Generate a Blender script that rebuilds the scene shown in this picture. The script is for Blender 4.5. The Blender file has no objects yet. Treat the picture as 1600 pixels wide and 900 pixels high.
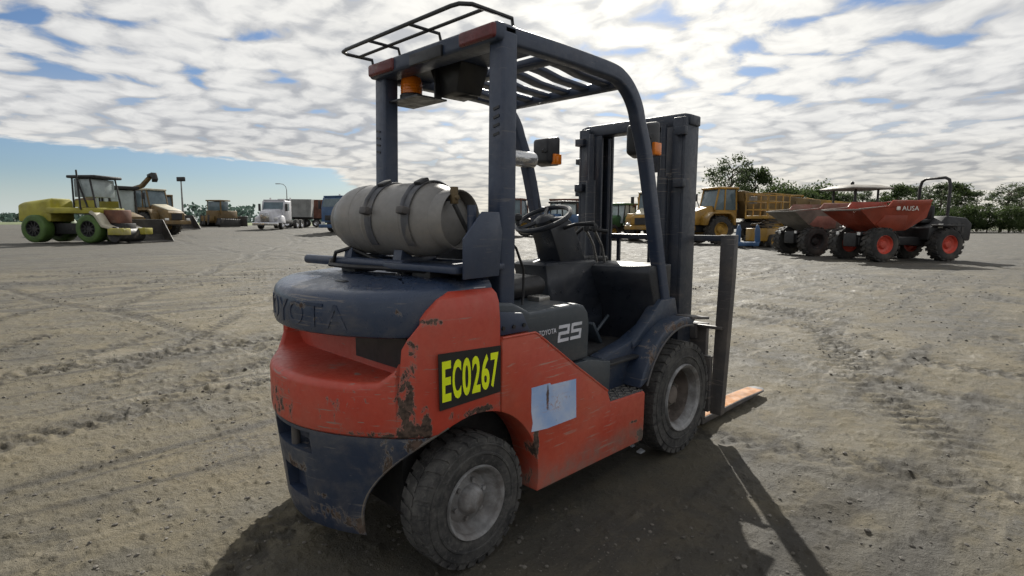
import bpy, bmesh, math, random
import numpy as np
from mathutils import Vector, Matrix, Euler

R = math.radians
random.seed(7)
rng = np.random.default_rng(7)
scn = bpy.context.scene
col = scn.collection

# ------------------------------------------------------------------ camera
CAM = Vector((-1.4027, -2.1174, 1.3348))
YAW = 0.7915
cam_d = bpy.data.cameras.new('camera')
cam = bpy.data.objects.new('camera', cam_d); col.objects.link(cam)
cam.location = CAM
cam.rotation_euler = Euler((math.pi / 2 - 0.1147, -0.0031, YAW - math.pi / 2), 'XYZ')
cam_d.sensor_width = 36.0
cam_d.lens = 36.0 * 890.12 / 1600.0
cam_d.shift_x = 15.0 / 1600.0
cam_d.clip_start = 0.05
cam_d.clip_end = 6000.0
scn.camera = cam

# ------------------------------------------------------------------ sun and sky
SUN_AZ = 0.665          # direction towards the sun, angle from +X to +Y
SUN_EL = R(31.0)
sd = bpy.data.lights.new('sun', 'SUN')
sd.energy = 5.0
sd.angle = R(0.7)
sd.color = (1.0, 0.955, 0.87)
sun = bpy.data.objects.new('sun', sd); col.objects.link(sun)
sdir = Vector((math.cos(SUN_EL) * math.cos(SUN_AZ), math.cos(SUN_EL) * math.sin(SUN_AZ), math.sin(SUN_EL)))
sun.rotation_euler = sdir.to_track_quat('Z', 'Y').to_euler()
sun.location = (0, 0, 30)

w = bpy.data.worlds.new('World'); scn.world = w
w.use_nodes = True
w.cycles.sampling_method = 'MANUAL'; w.cycles.sample_map_resolution = 512
nt = w.node_tree; nt.nodes.clear()


class NT:
    """small node-building helper"""
    def __init__(s, tree): s.t = tree
    def n(s, typ, **kw):
        nd = s.t.nodes.new(typ)
        for k, v in kw.items():
            if k == 'ins':
                for i, val in v.items():
                    if hasattr(val, 'is_output') or hasattr(val, 'links') and not isinstance(val, (int, float, tuple)):
                        s.t.links.new(val, nd.inputs[i])
                    else:
                        nd.inputs[i].default_value = val
            else:
                setattr(nd, k, v)
        return nd
    def math(s, op, a, b=0.0, c=None, clamp=False):
        d = {0: a, 1: b}
        if c is not None: d[2] = c
        return s.n('ShaderNodeMath', operation=op, use_clamp=clamp, ins=d).outputs[0]
    def mix(s, f, a, b, blend='MIX'):
        nd = s.n('ShaderNodeMix', data_type='RGBA', blend_type=blend, ins={0: f, 6: a, 7: b})
        return nd.outputs[2]
    def ramp(s, v, lo, hi, a=0.0, b=1.0, smooth=True):
        nd = s.n('ShaderNodeMapRange', interpolation_type='SMOOTHSTEP' if smooth else 'LINEAR',
                 ins={0: v, 1: lo, 2: hi, 3: a, 4: b})
        return nd.outputs[0]
    def noise(s, vec, scale, detail=3, rough=0.55, dist=0.0):
        nd = s.n('ShaderNodeTexNoise', ins={'Vector': vec, 'Scale': scale, 'Detail': detail, 'Roughness': rough, 'Distortion': dist})
        return nd.outputs[0]
    def map(s, vec, scale=(1, 1, 1), loc=(0, 0, 0), rot=(0, 0, 0)):
        nd = s.n('ShaderNodeMapping', ins={0: vec, 1: loc, 2: rot, 3: scale})
        return nd.outputs[0]


N = NT(nt)
tc = N.n('ShaderNodeTexCoord').outputs['Generated']
sky = N.n('ShaderNodeTexSky', sky_type='NISHITA', sun_disc=False, sun_elevation=SUN_EL,
          sun_rotation=math.pi / 2 - SUN_AZ, altitude=20.0, air_density=1.0, dust_density=0.6, ozone_density=1.5)
skyc = N.mix(1.0, sky.outputs[0], (0.0345, 0.0415, 0.052, 1), 'MULTIPLY')
sx = N.n('ShaderNodeSeparateXYZ', ins={0: tc})
zc = N.math('ADD', N.math('MAXIMUM', sx.outputs[2], 0.0), 0.06)
u = N.math('DIVIDE', sx.outputs[0], zc)
v = N.math('DIVIDE', sx.outputs[1], zc)
zc2 = N.math('ADD', N.math('MAXIMUM', sx.outputs[2], 0.0), 0.13)
uv = N.n('ShaderNodeCombineXYZ', ins={0: N.math('DIVIDE', sx.outputs[0], zc2), 1: N.math('DIVIDE', sx.outputs[1], zc2), 2: 0.0}).outputs[0]
# altocumulus sheet: puffy cells with blue creases between them, its far edge running straight across the sky
def n2(vec, sc_, det, ro=0.5, ox=0.0, oy=0.0):
    return N.n('ShaderNodeTexNoise', noise_dimensions='2D', ins={'Vector': N.map(vec, loc=(ox, oy, 0)), 'Scale': sc_, 'Detail': det, 'Roughness': ro})


def billow(sock, k):
    return N.math('MULTIPLY', N.math('ABSOLUTE', N.math('SUBTRACT', N.math('MULTIPLY', sock, 2.0), 1.0)), k)


warp = n2(uv, 2.2, 2.0).outputs[1]
uvw = N.n('ShaderNodeVectorMath', operation='MULTIPLY_ADD', ins={0: warp, 1: (0.22, 0.22, 0.0), 2: uv}).outputs[0]
big = n2(uv, 0.75, 2.0, 0.5, 1.7, 2.4).outputs[0]


def puff(ox, oy):
    d = N.n('ShaderNodeTexVoronoi', feature='SMOOTH_F1', voronoi_dimensions='2D', ins={'Vector': N.map(uvw, loc=(ox, oy, 0), rot=(0, 0, 0.5)), 'Scale': 5.6, 'Smoothness': 0.5, 'Randomness': 0.9}).outputs[0]
    d2 = N.n('ShaderNodeTexVoronoi', feature='F1', voronoi_dimensions='2D', ins={'Vector': N.map(uvw, loc=(ox + 2, oy + 5, 0)), 'Scale': 9.5}).outputs[0]
    b3 = n2(uvw, 10.0, 4.0, 0.62, ox, oy).outputs[0]
    q = N.math('SUBTRACT', 0.62, N.math('MULTIPLY', N.math('MULTIPLY', d, d), 1.3))
    q = N.math('ADD', q, N.math('MULTIPLY', N.math('SUBTRACT', 0.45, d2), 0.30))
    return N.math('ADD', q, N.math('MULTIPLY', N.math('SUBTRACT', b3, 0.5), 0.75))


lump = puff(0.0, 0.0)
fine = n2(uvw, 8.0, 3.0, 0.6).outputs[0]
lit = N.math('SUBTRACT', fine, n2(uvw, 8.0, 3.0, 0.6, 0.05 * math.cos(SUN_AZ), 0.05 * math.sin(SUN_AZ)).outputs[0])
den = N.math('ADD', lump, N.math('MULTIPLY', N.math('SUBTRACT', big, 0.5), 1.15))
cover = N.ramp(den, -0.33, 0.15)
# the sheet ends at a straight far edge
edge = N.math('SUBTRACT', N.math('ADD', 6.05, N.math('MULTIPLY', N.math('MAXIMUM', N.math('SUBTRACT', u, 3.2), 0.0), 1.3)), v)
edge = N.math('ADD', edge, N.math('MULTIPLY', N.math('SUBTRACT', fine, 0.5), 0.5))
em = N.ramp(edge, -0.05, 0.22)
solid = N.ramp(N.math('MAXIMUM', u, v), 3.2, 5.6, 0.0, 0.85)
cover = N.math('MAXIMUM', cover, solid)
cover = N.math('MULTIPLY', cover, em)
thick = N.math('ADD', N.ramp(lump, 0.02, 0.62, 0.95, 0.08), N.math('MULTIPLY', lit, -0.7), clamp=True)
thick = N.math('ADD', N.math('MULTIPLY', thick, 0.75), N.ramp(big, 0.45, 0.75, 0.0, 0.35), clamp=True)
sund = N.n('ShaderNodeVectorMath', operation='DOT_PRODUCT', ins={0: tc, 1: tuple(sdir)}).outputs[1]
glow = N.math('POWER', N.math('MAXIMUM', sund, 0.0), 12.0)
ccol = N.mix(thick, (0.545, 0.545, 0.54, 1), (0.275, 0.287, 0.312, 1))
low = N.ramp(sx.outputs[2], 0.0, 0.16, 1.0, 0.0)
ccol = N.mix(N.math('MULTIPLY', low, 0.75), ccol, N.mix(1.0, ccol, (1.0, 0.93, 0.79, 1), 'MULTIPLY'))
ccol = N.mix(1.0, ccol, N.mix(glow, (1, 1, 1, 1), (1.85, 1.78, 1.62, 1)), 'MULTIPLY')
hz = N.ramp(sx.outputs[2], -0.02, 0.08, 1.0, 0.0)
skyc2 = N.mix(N.math('MULTIPLY', hz, 0.9), skyc, (0.43, 0.478, 0.482, 1))
final = N.mix(cover, skyc2, ccol)
bg = N.n('ShaderNodeBackground', ins={0: final, 1: 1.0})
out = N.n('ShaderNodeOutputWorld')
nt.links.new(bg.outputs[0], out.inputs[0])

vs = scn.view_settings
scn.display_settings.display_device = 'sRGB'
vs.view_transform = 'Standard'; vs.look = 'None'; vs.exposure = 0.55; vs.gamma = 1.0
vs.use_curve_mapping = False
scn.render.engine = 'CYCLES'
scn.cycles.use_denoising = True
scn.cycles.use_adaptive_sampling = True; scn.cycles.adaptive_threshold = 0.02
scn.cycles.max_bounces = 6
scn.cycles.sample_clamp_indirect = 8.0

# ------------------------------------------------------------------ helpers
def tag(o, label=None, cat=None, group=None, kind=None):
    if label: o['label'] = label
    if cat: o['category'] = cat
    if group: o['group'] = group
    if kind: o['kind'] = kind
    return o


def empty(name, loc=(0, 0, 0), rz=0.0, label=None, cat=None, group=None):
    o = bpy.data.objects.new(name, None); col.objects.link(o)
    o.location = loc; o.rotation_euler = (0, 0, rz); o.empty_display_size = 0.2
    return tag(o, label, cat, group)


def clone(o, parent=None):
    c = o.copy(); col.objects.link(c); c.parent = parent
    for ch in list(o.children):
        clone(ch, c)
    return c


class MB:
    """collects shapes, then links them as ONE mesh object"""
    def __init__(s): s.v = []; s.f = []
    def add(s, vs_, fs_):
        k = len(s.v); s.v += [tuple(p) for p in vs_]; s.f += [tuple(i + k for i in f) for f in fs_]; return s
    def box(s, x0, x1, y0, y1, z0, z1):
        return s.add([(x0, y0, z0), (x1, y0, z0), (x1, y1, z0), (x0, y1, z0), (x0, y0, z1), (x1, y0, z1), (x1, y1, z1), (x0, y1, z1)],
                     [(3, 2, 1, 0), (4, 5, 6, 7), (0, 1, 5, 4), (1, 2, 6, 5), (2, 3, 7, 6), (3, 0, 4, 7)])
    def obox(s, c, size, rot=(0, 0, 0)):
        m = Euler(rot).to_matrix(); h = [a / 2 for a in size]; c = Vector(c)
        ps = [c + m @ Vector((x * h[0], y * h[1], z * h[2])) for z in (-1, 1) for x, y in ((-1, -1), (1, -1), (1, 1), (-1, 1))]
        return s.add(ps, [(3, 2, 1, 0), (4, 5, 6, 7), (0, 1, 5, 4), (1, 2, 6, 5), (2, 3, 7, 6), (3, 0, 4, 7)])
    def hull(s, bottom, top):
        """ring to ring solid"""
        n = len(bottom)
        return s.add(list(bottom) + list(top), [tuple(reversed(range(n))), tuple(range(n, 2 * n))] +
                     [(i, (i + 1) % n, n + (i + 1) % n, n + i) for i in range(n)])
    def loft(s, rings, cap=True):
        n = len(rings[0]); vs_ = [p for r in rings for p in r]; fs_ = []
        for k in range(len(rings) - 1):
            fs_ += [(k * n + i, k * n + (i + 1) % n, (k + 1) * n + (i + 1) % n, (k + 1) * n + i) for i in range(n)]
        if cap:
            fs_ += [tuple(reversed(range(n))), tuple(range((len(rings) - 1) * n, len(rings) * n))]
        return s.add(vs_, fs_)
    def prism(s, poly, a, b, axis='y'):
        f = {'y': lambda p, t: (p[0], t, p[1]), 'x': lambda p, t: (t, p[0], p[1]), 'z': lambda p, t: (p[0], p[1], t)}[axis]
        ar = sum(poly[i][0] * poly[(i + 1) % len(poly)][1] - poly[(i + 1) % len(poly)][0] * poly[i][1] for i in range(len(poly)))
        if (ar > 0) == (axis == 'y'): poly = poly[::-1]
        return s.hull([f(p, min(a, b)) for p in poly], [f(p, max(a, b)) for p in poly])
    def cyl(s, p0, p1, r0, r1=None, n=16):
        r1 = r0 if r1 is None else r1
        p0 = Vector(p0); p1 = Vector(p1); d = (p1 - p0).normalized()
        a = d.orthogonal().normalized(); b = d.cross(a)
        cs = [(math.cos(2 * math.pi * i / n), math.sin(2 * math.pi * i / n)) for i in range(n)]
        return s.hull([p0 + (a * c + b * q) * r0 for c, q in cs], [p1 + (a * c + b * q) * r1 for c, q in cs])
    def tube(s, pts, r, n=8, closed=False):
        pts = [Vector(p) for p in pts]; m = len(pts); rings = []; up = None
        for i, p in enumerate(pts):
            if closed: d = (pts[(i + 1) % m] - pts[i - 1]).normalized()
            else: d = (pts[min(i + 1, m - 1)] - pts[max(i - 1, 0)]).normalized()
            if up is None: up = d.orthogonal().normalized()
            up = (up - d * up.dot(d)).normalized(); b = d.cross(up)
            rr = r[i] if isinstance(r, (list, tuple)) else r
            rings.append([p + (up * math.cos(2 * math.pi * k / n) + b * math.sin(2 * math.pi * k / n)) * rr for k in range(n)])
        if closed:
            vs_ = [q for g in rings for q in g]
            return s.add(vs_, [(k * n + i, k * n + (i + 1) % n, ((k + 1) % m) * n + (i + 1) % n, ((k + 1) % m) * n + i) for k in range(m) for i in range(n)])
        return s.loft(rings)
    def rail(s, pts, y0, y1, h):
        """rectangular section swept along a path in the XZ plane"""
        pts = [Vector((p[0], 0, p[1])) for p in pts]; rings = []
        for i, p in enumerate(pts):
            d = (pts[min(i + 1, len(pts) - 1)] - pts[max(i - 1, 0)]).normalized()
            nn = Vector((-d.z, 0, d.x)); a = p + nn * h / 2; b = p - nn * h / 2
            rings.append([(a.x, y0, a.z), (a.x, y1, a.z), (b.x, y1, b.z), (b.x, y0, b.z)])
        return s.loft(rings)
    def lathe(s, prof, c=(0, 0, 0), axis='y', n=32, closed=False):
        rings = []; c = Vector(c)
        for a, r in prof:
            g = []
            for i in range(n):
                q = 2 * math.pi * i / n; x, y = r * math.cos(q), r * math.sin(q)
                g.append(c + {'y': Vector((x, a, y)), 'x': Vector((a, x, y)), 'z': Vector((x, y, a))}[axis])
            rings.append(g)
        if closed:
            m = len(rings); vs_ = [p for g in rings for p in g]
            return s.add(vs_, [(k * n + i, k * n + (i + 1) % n, ((k + 1) % m) * n + (i + 1) % n, ((k + 1) % m) * n + i) for k in range(m) for i in range(n)])
        return s.loft(rings, cap=False)
    def mesh(s, bev=0.0, seg=2, ang=35, flat=False, wtol=None):
        me = bpy.data.meshes.new('m')
        me.from_pydata(s.v, [], s.f)
        bm = bmesh.new(); bm.from_mesh(me)
        if wtol: bmesh.ops.remove_doubles(bm, verts=bm.verts, dist=wtol)
        bmesh.ops.recalc_face_normals(bm, faces=bm.faces)
        if bev:
            ed = [e for e in bm.edges if len(e.link_faces) == 2 and e.calc_face_angle(0) > R(ang)]
            if ed:
                bmesh.ops.bevel(bm, geom=ed, offset=bev, segments=seg, affect='EDGES', profile=0.5, clamp_overlap=True)
        bm.to_mesh(me); bm.free()
        if not flat and len(me.polygons):
            me.polygons.foreach_set('use_smooth', [True] * len(me.polygons))
            me.set_sharp_from_angle(angle=R(max(ang, 32)))
        return me
    def build(s, name, mat, parent=None, bev=0.0, seg=2, ang=35, flat=False, wtol=None):
        me = s.mesh(bev, seg, ang, flat, wtol); me.name = name
        return link(name, me, mat, parent)


def link(name, me, mat, parent=None):
    o = bpy.data.objects.new(name, me); col.objects.link(o)
    if mat is not None and not me.materials: me.materials.append(mat)
    if parent is not None: o.parent = parent
    return o


def boolean(me, cutters):
    """difference of a mesh with closed cutter meshes; returns a new mesh"""
    o = bpy.data.objects.new('t', me); col.objects.link(o); tmp = []
    for c in cutters:
        k = bpy.data.objects.new('k', c); col.objects.link(k); tmp.append(k)
        md = o.modifiers.new('b', 'BOOLEAN'); md.operation = 'DIFFERENCE'; md.object = k; md.solver = 'EXACT'
    dg = bpy.context.evaluated_depsgraph_get(); dg.update()
    r = bpy.data.meshes.new_from_object(o.evaluated_get(dg))
    for k in tmp + [o]: bpy.data.objects.remove(k)
    return r


def soften(me, bev, seg=2, ang=35):
    bm = bmesh.new(); bm.from_mesh(me)
    bmesh.ops.remove_doubles(bm, verts=bm.verts, dist=0.0004)
    bmesh.ops.dissolve_limit(bm, angle_limit=R(1.0), verts=bm.verts, edges=bm.edges)
    ed = [e for e in bm.edges if len(e.link_faces) == 2 and e.calc_face_angle(0) > R(ang)]
    bmesh.ops.bevel(bm, geom=ed, offset=bev, segments=seg, affect='EDGES', profile=0.5, clamp_overlap=True)
    bm.to_mesh(me); bm.free()
    me.polygons.foreach_set('use_smooth', [True] * len(me.polygons))
    me.set_sharp_from_angle(angle=R(30))
    return me


# ------------------------------------------------------------------ materials
def mat_new(name):
    m = bpy.data.materials.new(name); m.use_nodes = True
    t = m.node_tree; t.nodes.clear(); n = NT(t)
    p = n.n('ShaderNodeBsdfPrincipled'); o = n.n('ShaderNodeOutputMaterial')
    t.links.new(p.outputs[0], o.inputs[0])
    return m, n, p


def c4(c): return (c[0], c[1], c[2], 1.0)


def simple(name, c, rough=0.5, metal=0.0, var=0.25, scale=6.0, dust=0.0, bump=0.0, dustc=(0.30, 0.26, 0.20), spec=0.5):
    m, n, p = mat_new(name)
    oc = n.n('ShaderNodeTexCoord').outputs['Object']
    a = n.noise(oc, scale, 5, 0.6)
    base = n.mix(n.ramp(a, 0.3, 0.7), c4([k * (1 - var) for k in c]), c4([min(1, k * (1 + var)) for k in c]))
    if dust:
        d = n.ramp(n.noise(oc, scale * 0.6, 6, 0.65, 0.4), 0.66 - dust * 0.5, 0.86 - dust * 0.35)
        base = n.mix(n.math('MULTIPLY', d, min(1.0, dust + 0.25)), base, c4(dustc))
    m.node_tree.links.new(base, p.inputs['Base Color'])
    rr = n.ramp(n.noise(oc, scale * 2.3, 4, 0.6), 0.25, 0.75, max(0.03, rough - 0.12), min(1, rough + 0.15))
    m.node_tree.links.new(rr, p.inputs['Roughness'])
    p.inputs['Metallic'].default_value = metal
    p.inputs['Specular IOR Level'].default_value = spec
    if bump:
        b = n.n('ShaderNodeBump', ins={'Strength': bump, 'Distance': 0.01, 'Height': n.noise(oc, scale * 8, 4, 0.6)})
        m.node_tree.links.new(b.outputs[0], p.inputs['Normal'])
    return m


def worn(name, c, c2, rough, spots=(), scr=0.5, chip=0.60, rust=(0.055, 0.035, 0.026), bare=(0.23, 0.20, 0.17), dust=0.25, low=None):
    """old paint: fading, horizontal scratches, chips down to rust around given spots, dust film"""
    m, n, p = mat_new(name); L = m.node_tree.links.new
    oc = n.n('ShaderNodeTexCoord').outputs['Object']
    fade = n.ramp(n.noise(oc, 2.3, 5, 0.62, 0.3), 0.32, 0.7)
    base = n.mix(fade, c4(c), c4(c2))
    mott = n.noise(oc, 38.0, 5, 0.7)
    base = n.mix(n.ramp(mott, 0.35, 0.8, 0.0, 0.35), base, c4([k * 0.72 for k in c]))
    # scratches, long in x and y, thin in z
    s1 = n.noise(n.map(oc, scale=(3.5, 3.5, 75), rot=(0.03, 0.05, 0)), 1.0, 3, 0.6, 0.2)
    s2 = n.noise(oc, 3.3, 3, 0.5)
    sc = n.math('MULTIPLY', n.ramp(s1, 0.61, 0.65), n.ramp(s2, 0.46, 0.60))
    s3 = n.noise(n.map(oc, scale=(14, 14, 160), rot=(0.1, -0.14, 0.2)), 1.0, 2, 0.5)
    sc = n.math('MAXIMUM', sc, n.math('MULTIPLY', n.ramp(s3, 0.66, 0.70), n.ramp(n.noise(oc, 5.1, 2), 0.50, 0.6)))
    base = n.mix(n.math('MULTIPLY', sc, scr), base, c4(bare))
    # chips
    ch = n.noise(n.map(oc, scale=(1.25, 1.25, 0.8)), 21.0, 8, 0.75, 0.4)
    tot = ch
    for (x, y, z, rx, ry, rz, amt) in spots:
        d = n.n('ShaderNodeVectorMath', operation='LENGTH', ins={0: n.map(oc, scale=(1 / rx, 1 / ry, 1 / rz), loc=(-x / rx, -y / ry, -z / rz))}).outputs[1]
        tot = n.math('ADD', tot, n.ramp(d, 0.0, 1.0, amt, 0.0))
    cm = n.ramp(tot, chip + 0.06, chip + 0.10)
    halo = n.ramp(tot, chip + 0.02, chip + 0.07)
    base = n.mix(n.math('MULTIPLY', halo, 0.55), base, c4(bare))
    rcol = n.mix(n.ramp(n.noise(oc, 60, 3), 0.35, 0.65), c4([k * 0.5 for k in rust]), c4([min(1, k * 1.7) for k in rust]))
    base = n.mix(cm, base, rcol)
    d = n.ramp(n.noise(oc, 4.0, 6, 0.7, 0.6), 0.45, 0.85)
    base = n.mix(n.math('MULTIPLY', d, dust), base, (0.27, 0.23, 0.18, 1))
    if low:
        z = n.n('ShaderNodeSeparateXYZ', ins={0: oc}).outputs[2]
        q = n.math('MULTIPLY', n.ramp(n.math('ADD', z, n.math('MULTIPLY', n.noise(oc, 9, 5, 0.7), 0.16)), low, low + 0.12, 1.0, 0.0), 0.75)
        base = n.mix(n.math('MULTIPLY', q, n.ramp(n.noise(oc, 6, 5, 0.7), 0.38, 0.62, 0.25, 1.0)), base, (0.20, 0.17, 0.145, 1))
    L(base, p.inputs['Base Color'])
    rr = n.ramp(mott, 0.2, 0.8, rough - 0.1, rough + 0.15)
    L(n.math('MAXIMUM', rr, n.math('MULTIPLY', cm, 0.85)), p.inputs['Roughness'])
    hgt = n.math('SUBTRACT', n.math('MULTIPLY', n.noise(oc, 5.0, 4, 0.6), 0.8), n.math('ADD', n.math('MULTIPLY', cm, 0.3), n.math('MULTIPLY', sc, 0.12)))
    b = n.n('ShaderNodeBump', ins={'Strength': 0.35, 'Distance': 0.006, 'Height': hgt})
    L(b.outputs[0], p.inputs['Normal'])
    return m


M = {}
M['red'] = worn('red_paint', (0.43, 0.043, 0.023), (0.46, 0.070, 0.042), 0.42,
                spots=[(-0.275, -0.49, 0.67, 0.045, 0.10, 0.20, 0.29), (-0.235, -0.52, 0.60, 0.12, 0.06, 0.06, 0.27), (-0.36, -0.40, 0.575, 0.25, 0.35, 0.035, 0.2), (-0.215, -0.535, 0.62, 0.03, 0.06, 0.13, 0.2),
                       (-0.46, 0.05, 0.64, 0.16, 0.24, 0.16, 0.21), (-0.2, -0.54, 0.985, 0.10, 0.06, 0.03, 0.28), (0.02, -0.56, 0.625, 0.24, 0.05, 0.03, 0.27), (-0.255, -0.52, 0.85, 0.035, 0.07, 0.22, 0.17), (-0.42, -0.28, 0.66, 0.14, 0.18, 0.10, 0.12)],
                chip=0.605, dust=0.24, scr=0.85)
M['red_side'] = worn('red_panel_paint', (0.43, 0.048, 0.025), (0.46, 0.082, 0.044), 0.42,
                     spots=[(0.335, -0.56, 0.42, 0.035, 0.1, 0.25, 0.36), (1.17, -0.56, 0.22, 0.14, 0.1, 0.07, 0.30), (0.32, -0.5, 0.23, 0.09, 0.1, 0.07, 0.3), (1.1, -0.56, 0.31, 0.09, 0.1, 0.02, 0.3),
                            (0.45, -0.56, 0.82, 0.16, 0.1, 0.03, 0.16), (0.75, -0.56, 0.6, 0.3, 0.1, 0.03, 0.13)], chip=0.625, dust=0.28, low=0.30, scr=0.55, bare=(0.34, 0.27, 0.22))
M['blue'] = worn('blue_grey_paint', (0.019, 0.031, 0.062), (0.033, 0.047, 0.074), 0.40,
                 spots=[(-0.315, -0.44, 0.36, 0.035, 0.09, 0.26, 0.40), (-0.22, -0.5, 0.535, 0.24, 0.08, 0.05, 0.36), (-0.47, -0.02, 0.38, 0.1, 0.14, 0.09, 0.26),
                        (-0.42, -0.2, 0.22, 0.2, 0.22, 0.08, 0.2), (-0.36, -0.33, 0.19, 0.08, 0.1, 0.08, 0.3), (-0.44, -0.18, 0.3, 0.05, 0.16, 0.025, 0.22), (-0.48, 0.05, 0.2, 0.1, 0.1, 0.1, 0.2)],
                 chip=0.62, dust=0.42, bare=(0.24, 0.215, 0.19), scr=0.6)
M['hood'] = worn('hood_paint', (0.020, 0.036, 0.075), (0.030, 0.047, 0.084), 0.30,
                 spots=[(-0.47, -0.10, 1.025, 0.06, 0.14, 0.022, 0.26), (-0.27, -0.42, 1.02, 0.08, 0.09, 0.03, 0.24), (-0.49, 0.05, 1.0, 0.06, 0.12, 0.08, 0.2),
                        (-0.45, -0.22, 0.98, 0.05, 0.1, 0.03, 0.2), (-0.3, 0.1, 1.13, 0.2, 0.2, 0.05, 0.1)], chip=0.64, dust=0.3, bare=(0.26, 0.22, 0.18), scr=0.45)
M['guard'] = worn('guard_paint', (0.026, 0.040, 0.075), (0.034, 0.050, 0.088), 0.38, chip=0.70, dust=0.16, scr=0.25)
M['panel'] = worn('dark_panel', (0.034, 0.046, 0.060), (0.043, 0.055, 0.068), 0.36, chip=0.73, dust=0.14, scr=0.25)
M['fender'] = worn('fender_paint', (0.015, 0.027, 0.056), (0.024, 0.038, 0.064), 0.42,
                   spots=[(1.32, -0.57, 0.60, 0.20, 0.12, 0.14, 0.24), (1.5, -0.57, 0.76, 0.3, 0.12, 0.06, 0.2), (1.05, -0.55, 0.48, 0.1, 0.1, 0.06, 0.2)],
                   chip=0.60, dust=0.3, rust=(0.085, 0.058, 0.046))
M['black'] = simple('black_plastic', (0.017, 0.018, 0.021), 0.42, dust=0.06, scale=9)
M['dash'] = simple('dash_plastic', (0.013, 0.016, 0.023), 0.36, var=0.15, dust=0.05, scale=8)
M['chassis'] = simple('chassis_dark', (0.016, 0.016, 0.017), 0.7, dust=0.25, scale=7)
M['mast'] = worn('mast_steel', (0.016, 0.023, 0.039), (0.026, 0.033, 0.048), 0.45, chip=0.66, dust=0.25, rust=(0.11, 0.055, 0.035),
                 spots=[(1.9, -0.4, 0.75, 0.3, 0.15, 0.35, 0.12)])
M['rusty'] = worn('carriage_steel', (0.055, 0.056, 0.064), (0.085, 0.076, 0.07), 0.55, chip=0.60, dust=0.35, rust=(0.11, 0.07, 0.05))
M['fork'] = simple('fork_orange', (0.30, 0.125, 0.032), 0.75, var=0.35, scale=7, dust=0.3, dustc=(0.20, 0.12, 0.06))
M['steel'] = simple('bare_steel', (0.34, 0.33, 0.31), 0.35, 0.8, scale=12, dust=0.2)
M['tank'] = worn('tank_silver', (0.175, 0.170, 0.163), (0.25, 0.238, 0.222), 0.40, chip=0.63, dust=0.65, rust=(0.16, 0.10, 0.07), bare=(0.30, 0.26, 0.22), scr=0.3)
M['strap'] = simple('strap_grey', (0.075, 0.078, 0.088), 0.6, dust=0.3, scale=14)
M['rim'] = simple('rim_dusty', (0.23, 0.23, 0.232), 0.62, var=0.4, scale=10, dust=0.55, dustc=(0.085, 0.07, 0.06), bump=0.25)
M['rim_dark'] = simple('rim_inner', (0.115, 0.095, 0.083), 0.7, var=0.45, scale=11, dust=0.35, dustc=(0.15, 0.13, 0.115), bump=0.2)
M['bare_edge'] = worn('bare_edge', (0.10, 0.088, 0.078), (0.17, 0.15, 0.13), 0.6, chip=0.56, dust=0.3, rust=(0.10, 0.06, 0.04))
M['amber'] = simple('amber_lens', (0.72, 0.19, 0.012), 0.18, var=0.1, scale=20)
M['redlens'] = simple('red_lens', (0.13, 0.022, 0.024), 0.35, var=0.2, scale=20, dust=0.25)
M['mirror'] = simple('mirror_silver', (0.60, 0.60, 0.60), 0.2, 0.7, var=0.08, scale=10)
M['lamp_glass'] = simple('lamp_glass', (0.45, 0.47, 0.48), 0.1, 0.3, var=0.1)
M['lbl_black'] = simple('label_black', (0.012, 0.012, 0.013), 0.4, var=0.2, dust=0.12, scale=12)
M['lbl_yellow'] = simple('label_yellow', (0.76, 0.88, 0.007), 0.45, var=0.07, scale=14)
M['lbl_white'] = simple('decal_white', (0.55, 0.57, 0.62), 0.45, var=0.12, scale=16)
M['emboss'] = worn('emboss_edge', (0.055, 0.075, 0.115), (0.085, 0.10, 0.135), 0.36, chip=0.62, dust=0.3)
M['seat'] = simple('seat_vinyl', (0.012, 0.012, 0.014), 0.45, dust=0.05, scale=8)
M['hose'] = simple('hose_rubber', (0.012, 0.012, 0.013), 0.5, dust=0.12)


def tyre_mat():
    m, n, p = mat_new('tyre_rubber'); L = m.node_tree.links.new
    oc = n.n('ShaderNodeTexCoord').outputs['Object']
    a = n.noise(oc, 11, 6, 0.7); b = n.noise(oc, 55, 4, 0.65)
    base = n.mix(n.ramp(a, 0.35, 0.72), (0.022, 0.022, 0.023, 1), (0.085, 0.082, 0.077, 1))
    base = n.mix(n.ramp(b, 0.50, 0.72, 0, 0.55), base, (0.13, 0.125, 0.115, 1))
    L(base, p.inputs['Base Color']); p.inputs['Roughness'].default_value = 0.82
    bp = n.n('ShaderNodeBump', ins={'Strength': 0.4, 'Distance': 0.004, 'Height': b}); L(bp.outputs[0], p.inputs['Normal'])
    return m


M['tyre'] = tyre_mat()


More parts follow.
